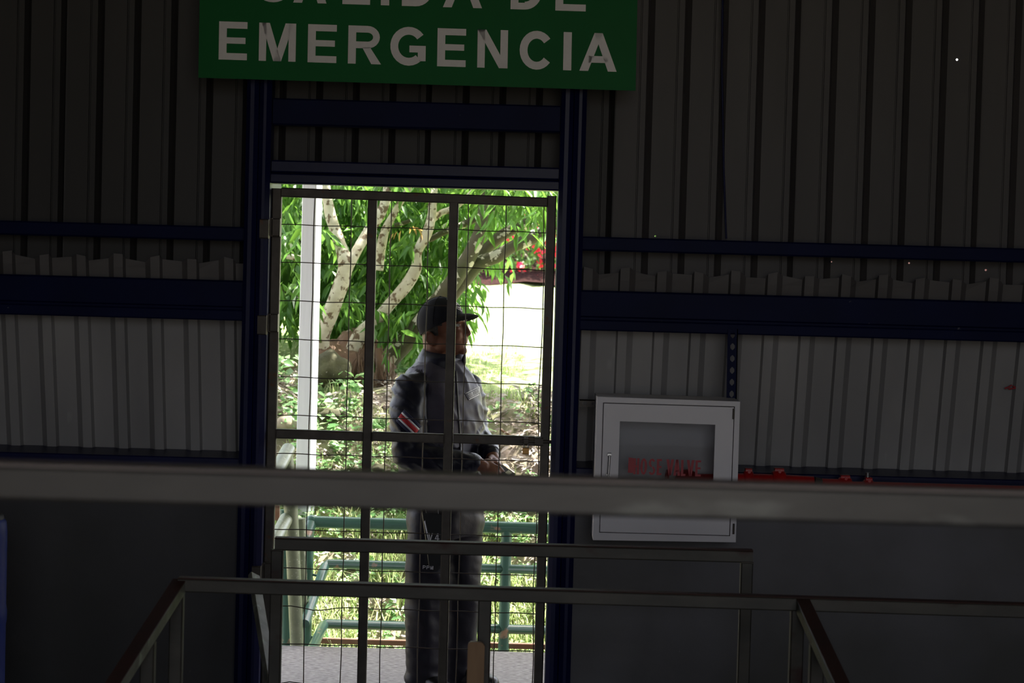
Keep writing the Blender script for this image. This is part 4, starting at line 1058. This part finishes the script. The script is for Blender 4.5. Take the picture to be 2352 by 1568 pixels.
# ------------------------------------------------------------------ far garden: mulch bed, flowering hedge, background trees
mx_ = np.linspace(-.6, 9, 40); my_ = np.linspace(16.5, 26, 18)
MX, MY = np.meshgrid(mx_, my_); MY2 = MY + (1 - (MY - 16.5) / 9.5) * (1.6 * np.exp(-((MX - 0) ** 2) / .6) * 1.0 - .25 * MX * 0)
MZ = gz(MX, MY2) + .03 + .03 * np.sin(MX * 6) * np.sin(MY * 5)
idx = np.arange(40 * 18).reshape(18, 40)
mq = np.stack([idx[:-1, :-1], idx[:-1, 1:], idx[1:, 1:], idx[1:, :-1]], -1).reshape(-1, 4)
mo = bpy.data.objects.new('mulch_bed', np_mesh('mulch_bed', np.stack([MX, MY2, MZ], -1).reshape(-1, 3), [mq], M_mulch, (0, 0, 0))); COL.objects.link(mo); mo['kind'] = 'structure'
def shrub(px, y, zc, r, n, label, seed, mat=None, ll=(.09, .16), flowers=0, name='hedge_shrub', cat='shrub', trunk=False):
    r_ = np.random.default_rng(seed); x_ = W(px, 600, y).x
    base = Vector((x_, y, float(gz(x_, y)) - .05))
    t = thing(name, label, cat, base)
    d = unit(r_.normal(0, 1, (n, 3))); rad = r_.uniform(.55, 1.0, n) ** .5
    C = np.array([x_, y, zc])[None] + d * np.array(r)[None] * rad[:, None] * (1 + .18 * np.sin(d[:, 0:1] * 7 + seed) * np.sin(d[:, 2:3] * 6))
    k = C[:, 2] > base.z + .02; C, d = C[k], d[k]; m = len(C)
    U_ = d + r_.normal(0, .6, (m, 3)) - np.array([0, 0, .4])[None]; N_ = d + r_.normal(0, .5, (m, 3)); l = r_.uniform(*ll, m)
    V, F = leaf_geo(C, U_, N_, l, l * .45)
    part('foliage', None, None, t, kind='stuff', me=np_mesh('foliage', V, F, mat or M_shrub, base))
    sm_ = MB()
    for q in range(1 if trunk else 4):
        e = Vector((x_ + (r_.uniform(-.4, .4) * r[0] if not trunk else 0), y + r_.uniform(-.2, .2) * r[1], zc + (.1 if not trunk else 0)))
        sm_ = MB().tube([base + Vector((r_.uniform(-.1, .1), 0, 0)), base.lerp(e, .5) + Vector((r_.uniform(-.05, .05), 0, 0)), e], [.03, .025, .012] if not trunk else [.18, .14, .08], 8)
        part('trunk' if trunk else 'stem', sm_, M_barkd, t)
    if flowers:
        df = unit(r_.normal(0, 1, (flowers, 3)) + np.array([0, -1.0, .2])[None])
        Cf = np.array([x_, y, zc])[None] + df * np.array(r)[None] * 1.02
        Cf = np.repeat(Cf, 7, 0) + r_.normal(0, .05, (flowers * 7, 3)); m = len(Cf)
        lf_ = r_.uniform(.06, .11, m)
        V, F = leaf_geo(Cf, r_.normal(0, 1, (m, 3)), np.array([0, -1.0, .5])[None] + r_.normal(0, .4, (m, 3)), lf_, lf_ * .8)
        part('red_flowers', None, None, t, kind='stuff', me=np_mesh('red_flowers', V, F, M_redflower, base))
shrub(1215, 19.5, 2.35, (1.05, .8, .85), 2600, 'dark hedge shrub with clusters of red blossom at the upper right of the gate opening', 31, flowers=60)
shrub(1560, 20, 2.6, (1.0, .8, 1.0), 2400, 'flowering hedge shrub hidden to the right behind the wall', 32, flowers=18)
shrub(1085, 21.4, 2.7, (1.0, .8, 1.1), 2400, 'pale hedge shrub seen between the dark tree limbs', 33, flowers=4)
shrub(940, 23.5, 2.9, (1.4, .9, 1.3), 2600, 'round shrub far behind the middle of the tree', 34)
shrub(735, 21.5, 2.8, (1.2, .8, 1.2), 2600, 'round shrub far behind the left tree limbs', 35)
shrub(560, 23.5, 3.0, (1.1, .8, 1.3), 2000, 'round shrub far behind at the left of the column', 36)
shrub(1045, 12, 3.35, (.5, .4, .35), 500, 'red flowering spray hanging above the gate top rail', 37, flowers=14, ll=(.06, .1))
for i, (px, y, zc, r) in enumerate(((480, 29, 6.2, (2.8, 2.0, 3.4)), (830, 36, 7.2, (3.4, 2.2, 3.8)), (1130, 30, 6.6, (2.8, 2.0, 3.6)), (1480, 36, 6.4, (3.2, 2.2, 3.6)))):
    shrub(px, y, zc, r, 5200, ['tall leafy tree far behind at the left', 'tall leafy tree far behind the middle of the tree limbs', 'tall leafy tree far behind the flowering hedge', 'tall leafy tree far away to the right of the doorway'][i], 50 + i, ll=(.2, .36), name='background_tree', cat='tree', trunk=True)

# ------------------------------------------------------------------ the guard
PYD = 1.0
def G(px, py, dy=0.0): return W(px, py, PYD + dy)
gx = G(1010, 1592).x
guard = thing('person', 'person in dark cap and jacket standing outside the gate and looking right', 'person', Vector((gx, PYD, 0)))
fw = Vector((math.cos(math.radians(42)), -math.sin(math.radians(42)), 0)); lf = Vector((-fw.y, fw.x, 0))     # chest direction, wearer's left
hw = Vector((math.cos(math.radians(20)), -math.sin(math.radians(20)), 0)); hl = Vector((-hw.y, hw.x, 0))     # face direction
HO = G(1014, 745)
HT = Matrix((( hw.x, hl.x, 0), (hw.y, hl.y, 0), (0, 0, 1)))
tilt = Matrix.Rotation(math.radians(-3), 3, 'Y')
HR = HT @ tilt
def hp_(x, y, z): return HO + HR @ Vector((x, y, z))
cT = lambda px, py, f=0, l=0: G(px, py) + fw * f + lf * l
SR, SL = G(1008, 892) - lf * .172, G(1008, 890) + lf * .172
EL_R, EL_L = G(940, 1042, -.22), G(1090, 990, .15)
WR_R, WR_L = G(1100, 1066, -.27), G(1131, 1050, -.10)
# --- skin body: head, neck, trunk, arms, hands and legs fused into one surface
bm = MB()
bm.ell(hp_(.005, 0, .02), (.098, .077, .098), HR, 24, 16)           # skull
bm.ell(hp_(.048, 0, -.052), (.066, .060, .088), HR, 24, 16)        # face
bm.ell(hp_(.060, 0, -.098), (.052, .046, .034), HR)                # jaw
bm.ell(hp_(.098, 0, -.116), (.020, .022, .018), HR)                # chin
bm.ell(hp_(.094, 0, .016), (.018, .050, .012), HR)
for s_ in (-1, 1):
    bm.ell(hp_(.0905, s_ * .031, .0075), (.0115, .017, .0068), HR, 14, 10)     # upper lid
    bm.ell(hp_(.0890, s_ * .031, -.0145), (.0110, .017, .0065), HR, 14, 10)    # lower lid                # brow
for s_ in (-1, 1):
    bm.ell(hp_(.082, s_ * .036, -.046), (.028, .024, .026), HR)    # cheek
    bm.ell(hp_(.020, s_ * .052, -.085), (.040, .018, .040), HR)    # jaw corner
    bm.ell(hp_(.112, s_ * .013, -.046), (.012, .010, .009), HR)    # nostril
bm.limb([hp_(.106, 0, .006), hp_(.117, 0, -.016), hp_(.127, 0, -.040)], [.009, .010, .0125], 10)   # nose
bm.ell(hp_(.106, 0, -.060), (.016, .026, .011), HR)                # upper lip
bm.ell(hp_(.112, 0, -.069), (.010, .022, .006), HR)
bm.ell(hp_(.109, 0, -.080), (.011, .020, .007), HR)                # lower lip
bm.limb([hp_(-.025, 0, -.03), G(1008, 838) + fw * .0, G(1006, 880)], [.064, .062, .08], 18)
bm.limb([G(1006, 880), G(1012, 1000), G(1018, 1140)], [.13, .13, .13], 18)
bm.limb([SR, EL_R, WR_R], [.05, .042, .030]); bm.limb([SL, EL_L, WR_L], [.05, .042, .030])
HIP_R, HIP_L = G(1022, 1150) - lf * .09, G(1022, 1150) + lf * .09
KN_R, KN_L = G(982, 1350, -.10), G(1062, 1350, .06)
AN_R, AN_L = G(970, 1562, -.09), G(1052, 1556, .06)
bm.limb([HIP_R, KN_R, AN_R], [.075, .055, .04]); bm.limb([HIP_L, KN_L, AN_L], [.075, .055, .04])
# ears
for s_ in (-1, 1):
    e = hp_(-.026, s_ * .074, -.058)
    ER = HR @ Matrix.Rotation(s_ * math.radians(-18), 3, 'Z') @ Matrix.Rotation(math.radians(-12), 3, 'Y')
    bm.ell(e, (.020, .007, .032), ER, 16, 12)
    for k in range(9):
        a = math.radians(60 + k * 26)
        bm.ell(e + ER @ Vector((.017 * math.cos(a), s_ * .006, .028 * math.sin(a))), (.0055, .006, .0055), ER, 8, 6)
    bm.ell(e + ER @ Vector((.004, s_ * .004, -.030)), (.009, .006, .010), ER, 8, 6)
# hands: palm, four fingers with three bones each, thumb; they close round the handset
def hand(wrist, x_ax, n_ax, flip, curl):
    """x_ax towards the knuckles, n_ax out of the back of the hand; flip=+1 puts the thumb on +y"""
    x_ = x_ax.normalized(); n_ = (n_ax - x_ * n_ax.dot(x_)).normalized(); y_ = n_.cross(x_) * flip
    P = lambda a, b_, c: wrist + x_ * a + y_ * b_ + n_ * c
    R = Matrix((x_, y_, n_)).transposed()
    bm.limb([wrist, P(.025, 0, 0)], [.029, .026], 12)
    bm.ell(P(.048, 0, 0), (.046, .040, .016), R)
    for yy in (-.028, -.009, .010, .029): bm.limb([P(.03, yy * .7, 0), P(.082, yy, .002)], [.011, .0095], 8)
    for yy, L in ((-.030, .060), (-.010, .072), (.011, .078), (.031, .070)):
        p = P(.084, yy, .002); a = 0
        pts = [p]
        for f_, c_ in ((.46, curl), (.30, curl * 1.15), (.24, curl * .8)):
            a += c_
            p = p + x_ * (L * f_ * math.cos(a)) - n_ * (L * f_ * math.sin(a)) ; pts.append(p)
        bm.limb(pts, [.0088, .0083, .0076, .0066], 8)
    bm.limb([P(.022, .030, -.004), P(.052, .056, -.018), P(.078, .058, -.034), P(.098, .046, -.042)], [.014, .0115, .0095, .0080], 8)
hand(WR_R, Vector((.88, -.10, -.42)), Vector((.15, -.85, .50)), 1, .75)
hand(WR_L, Vector((.45, -.70, -.50)), Vector((.75, .10, .60)), -1, .75)
V, F, N = fuse(bm, .0042, 5)
b = MB(); b.add(V, F, True)
body = part('body', b, M_skin, guard)
for s_ in (-1, 1):
    ey = part('eye', MB().ell(hp_(.0860, s_ * .031, -.0030), (.0125, .0125, .0125), HR, 16, 12), M_eyew, body)
    part('iris', MB().ell(hp_(.0968, s_ * .0320, -.0030), (.003, .0058, .0058), HR, 12, 8), M_eyed, body)
    part('eyebrow', MB().limb([hp_(.109, s_ * .016, .016), hp_(.106, s_ * .032, .019), hp_(.094, s_ * .048, .014)], [.0032, .0036, .002], 8), M_hair, body)
part('lips', MB().ell(hp_(.1135, 0, -.0705), (.0085, .019, .0035), HR, 16, 8).ell(hp_(.1125, 0, -.0785), (.0085, .017, .0042), HR, 16, 8), M_lip, body)
# cropped hair below the cap
hm = MB(); hm.ell(hp_(-.006, 0, .010), (.1005, .0795, .098), HR, 32, 20)
cut = [i for i, p in enumerate(hm.v)]
hv = [Vector(p) for p in hm.v]
keepv = []
for p in hv:
    q = HR.transposed() @ (p - HO); keepv.append(q.z > -.055 and q.x < .035 - max(0, -q.z) * .5)
hf = [f for f in hm.f if all(keepv[i] for i in f)]
h2 = MB(); h2.add(hv, hf, True); part('hair', h2, M_hair, guard)
# --- jacket
def sup(c, ax, ay, a, b_, n=40, e=2.4, lift=None):
    out = []
    for k in range(n):
        t = 2 * math.pi * k / n; ct, st_ = math.cos(t), math.sin(t)
        p = c + ax * (a * math.copysign(abs(ct) ** (2 / e), ct)) + ay * (b_ * math.copysign(abs(st_) ** (2 / e), st_))
        out.append(p)
    return out
jm = MB()
jr = [(1160, 1024, .176, .142), (1135, 1024, .192, .158), (1095, 1020, .205, .165), (1050, 1016, .203, .160), (1000, 1012, .205, .158), (950, 1010, .210, .156), (912, 1008, .205, .150), (885, 1008, .185, .140), (862, 1008, .150, .124), (842, 1008, .115, .106), (824, 1010, .088, .092)]
jm.loft([sup(G(cx, py), lf, fw, a, b_) for py, cx, a, b_ in jr])
jm.limb([SR + Vector((0, 0, -.01)), G(936, 960, -.19), EL_R], [.086, .080, .074], 20); jm.limb([EL_R, G(1030, 1066, -.27), WR_R - (WR_R - EL_R).normalized() * .03], [.074, .064, .046], 20)
jm.limb([SL + Vector((0, 0, -.01)), G(1086, 935, .15), EL_L], [.078, .066, .060], 20); jm.limb([EL_L, G(1114, 1024, .03), WR_L - (WR_L - EL_L).normalized() * .03], [.060, .054, .043], 20)
V, F, N = fuse(jm, .009, 7)
def seg_d(p, a, b_):
    t = max(0, min(1, (p - a).dot(b_ - a) / (b_ - a).length_squared)); return (p - a.lerp(b_, t)).length, t
arms = [(SR, G(936, 960, -.19)), (G(936, 960, -.19), EL_R), (EL_R, G(1030, 1066, -.27)), (G(1030, 1066, -.27), WR_R), (SL, G(1086, 935, .15)), (G(1086, 935, .15), EL_L), (EL_L, G(1114, 1024, .03)), (G(1114, 1024, .03), WR_L)]
def armness(p): return min(seg_d(p, *s)[0] for s in arms)
V2 = []
for v, n in zip(V, N):
    ad = armness(v)
    z = v.z
    if ad < .095:      # folds across the sleeves
        rg = 1 - abs(noise.noise(Vector((v.x * 8, v.y * 8, v.z * 17 + v.x * 9)))) * 2.2
        w_ = (rg ** 2 if rg > 0 else 0) * .0075 - .002 + noise.noise(v * 26) * .002
    else:              # long slanting folds over the trunk, blousing at the hem
        rg = 1 - abs(noise.noise(Vector((v.x * 13 + v.z * 8, v.y * 13, v.z * 6)))) * 2
        w_ = (rg ** 2 if rg > 0 else 0) * .0085 + noise.noise(Vector((v.x * 10, v.y * 10, v.z * 26))) * .004
    V2.append(v + n * w_)
tz = G(1008, 845).z
mi = []
for f in F:
    c = sum((V2[i] for i in f), Vector()) / len(f)
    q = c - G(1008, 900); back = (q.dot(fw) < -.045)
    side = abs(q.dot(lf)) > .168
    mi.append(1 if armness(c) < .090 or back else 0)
b = MB(); b.add(V2, F, True); b.mi = mi
jacket = part('jacket', b, [M_jack, M_sleeve], guard, 'dark nylon jacket with a chest greyed as if lit')
off = ROOT['person']
BV = BVHTree.FromPolygons(V2, F)
def onto(px, py, bv, lift=.003):
    d = (W(px, py, 5.0) - CAM).normalized(); h = bv.ray_cast(CAM, d)
    return (h[0] - d * lift) if h[0] is not None else G(px, py, -.2)
def decal(name, q4, bv, mat, parent, nu=8, nv=4, lift=.003, th=.002, label=None):
    """thin cloth patch laid on the surface below it; q4 = corners bl, br, tr, tl in photo pixels"""
    m_ = MB(); top = []; 
    for j in range(nv + 1):
        for i in range(nu + 1):
            u, v = i / nu, j / nv
            x = (q4[0][0] * (1 - u) + q4[1][0] * u) * (1 - v) + (q4[3][0] * (1 - u) + q4[2][0] * u) * v
            y = (q4[0][1] * (1 - u) + q4[1][1] * u) * (1 - v) + (q4[3][1] * (1 - u) + q4[2][1] * u) * v
            top.append(onto(x, y, bv, lift))
    d = Vector((0, 1, 0)); nn = len(top)
    ix = lambda i, j: j * (nu + 1) + i
    f = [(ix(i, j), ix(i + 1, j), ix(i + 1, j + 1), ix(i, j + 1)) for j in range(nv) for i in range(nu)]
    f += [tuple(nn + k for k in reversed(q)) for q in f]
    ring = [ix(i, 0) for i in range(nu)] + [ix(nu, j) for j in range(nv)] + [ix(i, nv) for i in range(nu, 0, -1)] + [ix(0, j) for j in range(nv, 0, -1)]
    f += [(ring[k], nn + ring[k], nn + ring[(k + 1) % len(ring)], ring[(k + 1) % len(ring)]) for k in range(len(ring))]
    m_.add(top + [p + d * th for p in top], f, True)
    return part(name, m_, mat, parent, label)
# flag on the sleeve: five stripes
def stripe(nm, t0, t1, mat, lb):
    a, c = Vector((925, 944)), Vector((965, 983)); d_ = Vector((-13.5, 18.5))
    q = [a + d_ * t1, c + d_ * t1, c + d_ * t0, a + d_ * t0]
    decal(nm, q, BV, mat, jacket, 8, 3, .004, .003, lb)
stripe('flag_stripe', -.25, .08, M_patchblue, 'blue stripe of the flag patch')
stripe('flag_stripe', .08, .26, M_wthread, 'white stripe of the flag patch')
stripe('flag_stripe', .26, .72, M_patchred, 'red stripe of the flag patch')
stripe('flag_stripe', .72, .90, M_wthread, 'white stripe of the flag patch')
stripe('flag_stripe', .90, 1.2, M_patchblue, 'blue stripe of the flag patch')
# name patch on the chest
nq = [(1077, 919), (1104, 905), (1101, 887), (1068, 903)]
np_ = decal('name_patch', nq, BV, M_wthread, jacket, 8, 4, .004, .003, 'white bordered cloth patch with dark lettering')
ins = lambda q, a, c: [tuple(Vector(q[0]).lerp(Vector(q[1]), a).lerp(Vector(q[3]).lerp(Vector(q[2]), a), c)), tuple(Vector(q[0]).lerp(Vector(q[1]), 1 - a).lerp(Vector(q[3]).lerp(Vector(q[2]), 1 - a), c)), tuple(Vector(q[0]).lerp(Vector(q[1]), 1 - a).lerp(Vector(q[3]).lerp(Vector(q[2]), 1 - a), 1 - c)), tuple(Vector(q[0]).lerp(Vector(q[1]), a).lerp(Vector(q[3]).lerp(Vector(q[2]), a), 1 - c))]
decal('patch_line', ins(nq, .05, .13), BV, M_patchblue, np_, 8, 4, .0052, .001)
decal('patch_field', ins(nq, .07, .2), BV, M_wthread, np_, 8, 4, .0062, .001)
txt = 'POLICIA MIGRACION'
iq = ins(nq, .09, .26)
bil = lambda u, v: Vector(iq[0]).lerp(Vector(iq[1]), u).lerp(Vector(iq[3]).lerp(Vector(iq[2]), u), v)
lm_ = MB(); cw = 1 / len(txt)
for k, c in enumerate(txt):
    wgl = .3 if c == 'I' else .7
    def fn(u, v, d, k=k, wgl=wgl):
        q = bil((k + .12 + u / wgl * (wgl * .85 if c != 'I' else .3)) * cw, v); return onto(q.x, q.y, BV, .0068 + d)
    g_ = letter_mb(c, wgl, .24, fn, 0, .0008)
    lm_.add(g_.v, g_.f)
for k in (5, 15):     # accents
    lm_.prism([onto(*bil((k + .3 + a) * cw, c), BV, .0076) for a, c in ((0, 1.04), (.2, 1.04), (.4, 1.2), (.2, 1.2))][::-1], [onto(*bil((k + .3 + a) * cw, c), BV, .0066) for a, c in ((0, 1.04), (.2, 1.04), (.4, 1.2), (.2, 1.2))][::-1])
lt = part('patch_lettering', lm_, M_black, np_); lt['kind'] = 'stuff'
# zip, seams
decal('zip', [(1059, 1060), (1063, 1060), (1050, 852), (1046, 852)], BV, M_black, jacket, 2, 24, .003, .002)
# collar: standing, open at the front
col = MB(); ring_b = []; ring_t = []; ring_ti = []; ring_bi = []
cb_, ct_ = G(1008, 840), G(1014, 806)
n_ = 36
for k in range(n_ + 1):
    a = math.radians(28 + (332 - 28) * k / n_)
    dr_ = fw * math.cos(a) + lf * math.sin(a)
    front = max(0, math.cos(a))
    pb = cb_ + dr_ * (.102 + .012 * front) + Vector((0, 0, -.020 * front))
    ptp = ct_ + dr_ * (.080 + .030 * front) + Vector((0, 0, -.010 * front + .012 * max(0, -math.cos(a)))) + dr_ * .004
    ring_b.append(pb); ring_t.append(ptp); ring_ti.append(ptp - dr_ * .009 + Vector((0, 0, -.003))); ring_bi.append(pb - dr_ * .03)
m_ = n_ + 1
v = ring_b + [a.lerp(c, .5) + (a - cb_).normalized() * .006 for a, c in zip(ring_b, ring_t)] + ring_t + ring_ti + ring_bi
f = []
for r_ in range(4):
    for k in range(n_): f.append((r_ * m_ + k, r_ * m_ + k + 1, (r_ + 1) * m_ + k + 1, (r_ + 1) * m_ + k))
col.add(v, f, True)
col.add([v[0], v[m_], v[2 * m_], v[3 * m_], v[4 * m_]], [(0, 1, 2, 3, 4)]); col.add([v[m_ - 1], v[2 * m_ - 1], v[3 * m_ - 1], v[4 * m_ - 1], v[5 * m_ - 1]], [(4, 3, 2, 1, 0)])
part('collar', col, M_sleeve, jacket)
# cuffs and hem band
for wr, el in ((WR_R, EL_R), (WR_L, EL_L)):
    d_ = (wr - el).normalized(); part('cuff', MB().tube([wr - d_ * .050, wr - d_ * .045, wr - d_ * .018, wr - d_ * .014], [.044, .0465, .0445, .036], 20), M_sleeve, jacket)
# --- trousers
tm = MB()
tm.loft([sup(G(cx, py), lf, fw, a, b_) for py, cx, a, b_ in ((1110, 1022, .165, .135), (1150, 1024, .172, .142), (1200, 1022, .178, .15), (1230, 1020, .165, .14))])
tm.limb([G(1022, 1180) - lf * .082, G(980, 1310, -.10), G(977, 1400, -.10), G(976, 1490, -.10), G(973, 1548, -.10)], [.100, .096, .095, .083, .086], 20)
tm.limb([G(1024, 1180) + lf * .085, G(1064, 1310, .07), G(1060, 1400, .07), G(1056, 1480, .07), G(1053, 1540, .07)], [.098, .086, .082, .072, .068], 20)
V, F, N = fuse(tm, .010, 6)
zb = G(1000, 1560).z
V3 = []
for v_, n in zip(V, N):
    low = max(0, min(1, (.34 - v_.z) / .30))
    kn = math.exp(-((v_.z - .47) / .12) ** 2)
    w_ = noise.noise(Vector((v_.x * 14, v_.y * 14, v_.z * 4))) * .010 + noise.noise(Vector((v_.x * 8, v_.y * 8, v_.z * 24 + v_.x * 12))) * (.004 + .010 * low + .006 * kn)
    V3.append(v_ + n * w_)
b = MB(); b.add(V3, F, True); trous = part('trousers', b, M_trous, guard)
TV = BVHTree.FromPolygons(V3, F)
# belt and holster on the near thigh
part('belt', MB().loft([sup(G(1024, 1148), lf, fw, .186, .158), sup(G(1024, 1138), lf, fw, .190, .162), sup(G(1024, 1124), lf, fw, .188, .160), sup(G(1024, 1120), lf, fw, .18, .15)]), M_holster, guard)
def slab(name, pts, bv, mat, parent, lift, th, label=None):
    """moulded slab standing off the thigh, outline in photo pixels"""
    ff = [onto(x, y, bv, lift) for x, y in pts]; c = sum(ff, Vector()) / len(ff)
    m_ = MB()
    dpt = sum((onto(x, y, bv, 0).y for x, y in pts)) / len(pts) - lift
    front = [W(x, y, dpt - th) for x, y in pts]; cf = sum(front, Vector()) / len(front)
    fr2 = [p + (cf - p) * .10 + Vector((0, -.006, 0)) for p in front]
    back = [Vector((p.x, dpt + .05, p.z)) for p in front]
    m_.loft([back, front, fr2], True, False)
    return part(name, m_, mat, parent, label)
hs = slab('holster', [(967, 1168), (1030, 1176), (1026, 1232), (1018, 1300), (1002, 1312), (985, 1306), (976, 1232)][::-1], TV, M_holster, guard, .006, .030)
slab('pistol_grip', [(974, 1150), (1004, 1152), (1008, 1180), (978, 1178)][::-1], TV, M_black, hs, .02, .034)
slab('thigh_panel', [(933, 1282), (1030, 1290), (1030, 1352), (936, 1346)][::-1], TV, M_holster, guard, .002, .012)
decal('holster_edge', [(972, 1188), (975, 1188), (986, 1240), (983, 1240)], TV, M_wthread, hs, 2, 4, .052, .002)
def mark(word, x0, y0, H, slope_, wgl, parent, lift, t=.16, nm='mark_lettering'):
    dpt = onto(x0, y0, TV, 0).y - lift
    m_ = MB()
    for k, c in enumerate(word):
        fn = lambda u, v, d, k=k: W(x0 + (k * (wgl + .28) + u) * H + v * .05 * H, y0 + (k * (wgl + .28) + u) * H * slope_ - v * H, dpt - d)
        g_ = letter_mb(c, wgl, t, fn, 0, .0015); m_.add(g_.v, g_.f)
    o = part(nm, m_, M_wthread, parent, 'pale lettering'); o['kind'] = 'stuff'
mark('V4', 983, 1241, 17, .04, .62, hs, .046, .13)
mark('PPM', 971, 1306, 8.2, .08, .78, guard, .030, .15, 'thigh_lettering')
# --- boots
for i, (an, lab) in enumerate(((G(971, 1560, -.10), 1), (G(1053, 1552, .07), 2))):
    bt = MB(); g0 = Vector((an.x, an.y, 0)); bf = (fw + lf * (.25 if i else -.1)).normalized(); bl = Vector((-bf.y, bf.x, 0))
    def br(x_, zc, a, b_): return sup(g0 + bf * x_ + Vector((0, 0, zc)), bl, Vector((0, 0, 1)), a, b_, 20, 2.6)
    bt.loft([br(-.082, .05, .026, .040), br(-.07, .055, .036, .05), br(-.02, .06, .040, .058), br(.04, .054, .042, .05), br(.10, .044, .048, .040), br(.15, .038, .047, .034), br(.185, .034, .036, .028), br(.20, .03, .018, .018)])
    bt.loft([sup(g0 + Vector((0, 0, z_)) + bf * x_, bl, bf, a, c, 20) for z_, x_, a, c in ((.07, -.01, .045, .062), (.12, -.015, .046, .056), (.20, -.015, .050, .058), (.24, -.015, .052, .06))])
    V, F, N = fuse(bt, .008, 4); b = MB(); b.add([Vector((p.x, p.y, max(p.z, .012))) for p in V], F, True)
    o = part('boot', b, M_boot, guard)
    so = [g0 + bf * x_ + bl * y_ for x_, y_ in ((-.088, 0), (-.07, .034), (0, .038), (.10, .050), (.17, .042), (.205, 0), (.17, -.042), (.10, -.050), (0, -.038), (-.07, -.034))]
    part('sole', MB().prism([p + Vector((0, 0, .022)) for p in so][::-1], [p for p in so][::-1]), M_black, o)
# --- cap
cm = MB(); n_ = 40; rows = 14; rings = []
CO = hp_(-.004, 0, .012)
def rim(a): return 73 + 50 * (.5 - .5 * math.cos(a)) ** .8
for j in range(1, rows + 1):
    r_ = []
    for k in range(n_):
        a = 2 * math.pi * k / n_; t = math.radians(rim(a)) * j / rows
        r_.append(CO + HR @ Vector((.1085 * math.sin(t) * math.cos(a), .0885 * math.sin(t) * math.sin(a), .110 * math.cos(t))))
    rings.append(r_)
top = CO + HR @ Vector((0, 0, .110))
v = [top] + [p for r_ in rings for p in r_]
f = [(0, 1 + k, 1 + (k + 1) % n_) for k in range(n_)]
for j in range(rows - 1):
    for k in range(n_): f.append((1 + j * n_ + k, 1 + (j + 1) * n_ + k, 1 + (j + 1) * n_ + (k + 1) % n_, 1 + j * n_ + (k + 1) % n_))
cm.add(v, f, True)
# turned-in rim
inn = [CO + (p - CO) * .965 for p in rings[-1]]
cm.add(rings[-1] + inn, [(k, n_ + k, n_ + (k + 1) % n_, (k + 1) % n_) for k in range(n_)], True)
cap = part('cap', cm, M_cap, guard)
part('cap_button', MB().ell(top, (.008, .008, .004), HR, 12, 8), M_cap, cap)
for k in range(6):
    a = 2 * math.pi * (k + .5) / 6; P_ = []
    for j in range(0, 13):
        t = math.radians(rim(a)) * j / 13; P_.append(CO + HR @ Vector((.109 * math.sin(t) * math.cos(a), .089 * math.sin(t) * math.sin(a), .1105 * math.cos(t))))
    part('cap_seam', MB().tube(P_, .0012, 6), M_cap, cap)
bmn = MB(); ro, ri = [], []
for k in range(21):
    a = math.radians(-62 + 124 * k / 20)
    tr_ = math.radians(rim(a)); zr_ = .110 * math.cos(tr_)
    inner_ = CO + HR @ Vector((.1075 * math.sin(tr_) * math.cos(a), .0875 * math.sin(tr_) * math.sin(a), zr_ + .003))
    ext = .074 * max(0.0, math.cos(a * 1.38)) ** .6
    outer_ = CO + HR @ Vector((.1075 * math.sin(tr_) * math.cos(a) + ext, .0875 * math.sin(tr_) * math.sin(a) * (1 - .1 * ext / .074), zr_ - .006 * ext / .074))
    ri.append(inner_); ro.append(outer_)
mid = [a.lerp(c, .5) + Vector((0, 0, .004)) for a, c in zip(ri, ro)]
dn = Vector((0, 0, -.0045)); v = ri + mid + ro + [p + dn for p in ri] + [p + dn for p in mid] + [p + dn for p in ro]; f = []
for r_ in (0, 1):
    for k in range(20):
        f.append((r_ * 21 + k, r_ * 21 + k + 1, (r_ + 1) * 21 + k + 1, (r_ + 1) * 21 + k)); f.append((63 + r_ * 21 + k, 63 + (r_ + 1) * 21 + k, 63 + (r_ + 1) * 21 + k + 1, 63 + r_ * 21 + k + 1))
for k in range(20): f.append((42 + k, 42 + k + 1, 105 + k + 1, 105 + k))
bmn.add(v, f, True); part('brim', bmn, M_brim, cap)
# embroidered badge on the cap front: shield outline with wings and strokes
def capp(a_deg, h):   # azimuth from the face direction (minus = wearer's right), height share
    a = math.radians(a_deg); t = math.radians(90 - h * 90)
    return CO + HR @ Vector((.1105 * math.sin(t) * math.cos(a), .0905 * math.sin(t) * math.sin(a), .112 * math.cos(t)))
bd = MB()
def thread(pts, r=.0016): bd.tube([capp(*p) for p in pts], r, 6)
thread([(-34, .70), (-26, .62), (-18, .66), (-8, .63), (0, .68), (8, .63), (18, .66), (26, .62), (34, .66), (32, .5), (27, .40), (14, .31), (0, .27), (-14, .31), (-27, .40), (-32, .5), (-34, .70)])
thread([(-28, .55), (-20, .53), (-10, .55), (0, .58), (10, .55), (20, .53), (28, .55)])
thread([(-25, .45), (-15, .38), (0, .34), (15, .38), (25, .45)])
for a in (-21, -14, -7, 7, 14, 21): thread([(a, .52), (a * .9, .44), (a * 1.05, .38)])
thread([(-8, .46), (0, .50), (8, .46), (5, .36), (-5, .36), (-8, .46)])
o = part('cap_badge', bd, M_wthread, cap, 'white embroidered shield outline'); o['kind'] = 'stuff'
# handset held in both hands
hc = G(1148, 1076, -.235)
hx_ = Vector((.80, -.30, -.50)).normalized()
hs_ = thing('handheld_device', 'small black handheld device held in both hands of the guard', 'device', hc - Vector((0, 0, .04)))
part('case', MB().bar(hc - hx_ * .055, hc + hx_ * .065, .058, .014, .004, (.3, -.5, .8)), M_black, hs_)
part('key_row', MB().bar(hc + hx_ * .035 + Vector((.002, -.004, .008)), hc + hx_ * .055 + Vector((.002, -.004, .008)), .03, .003, .001, (.3, -.5, .8)), M_chrome, hs_)
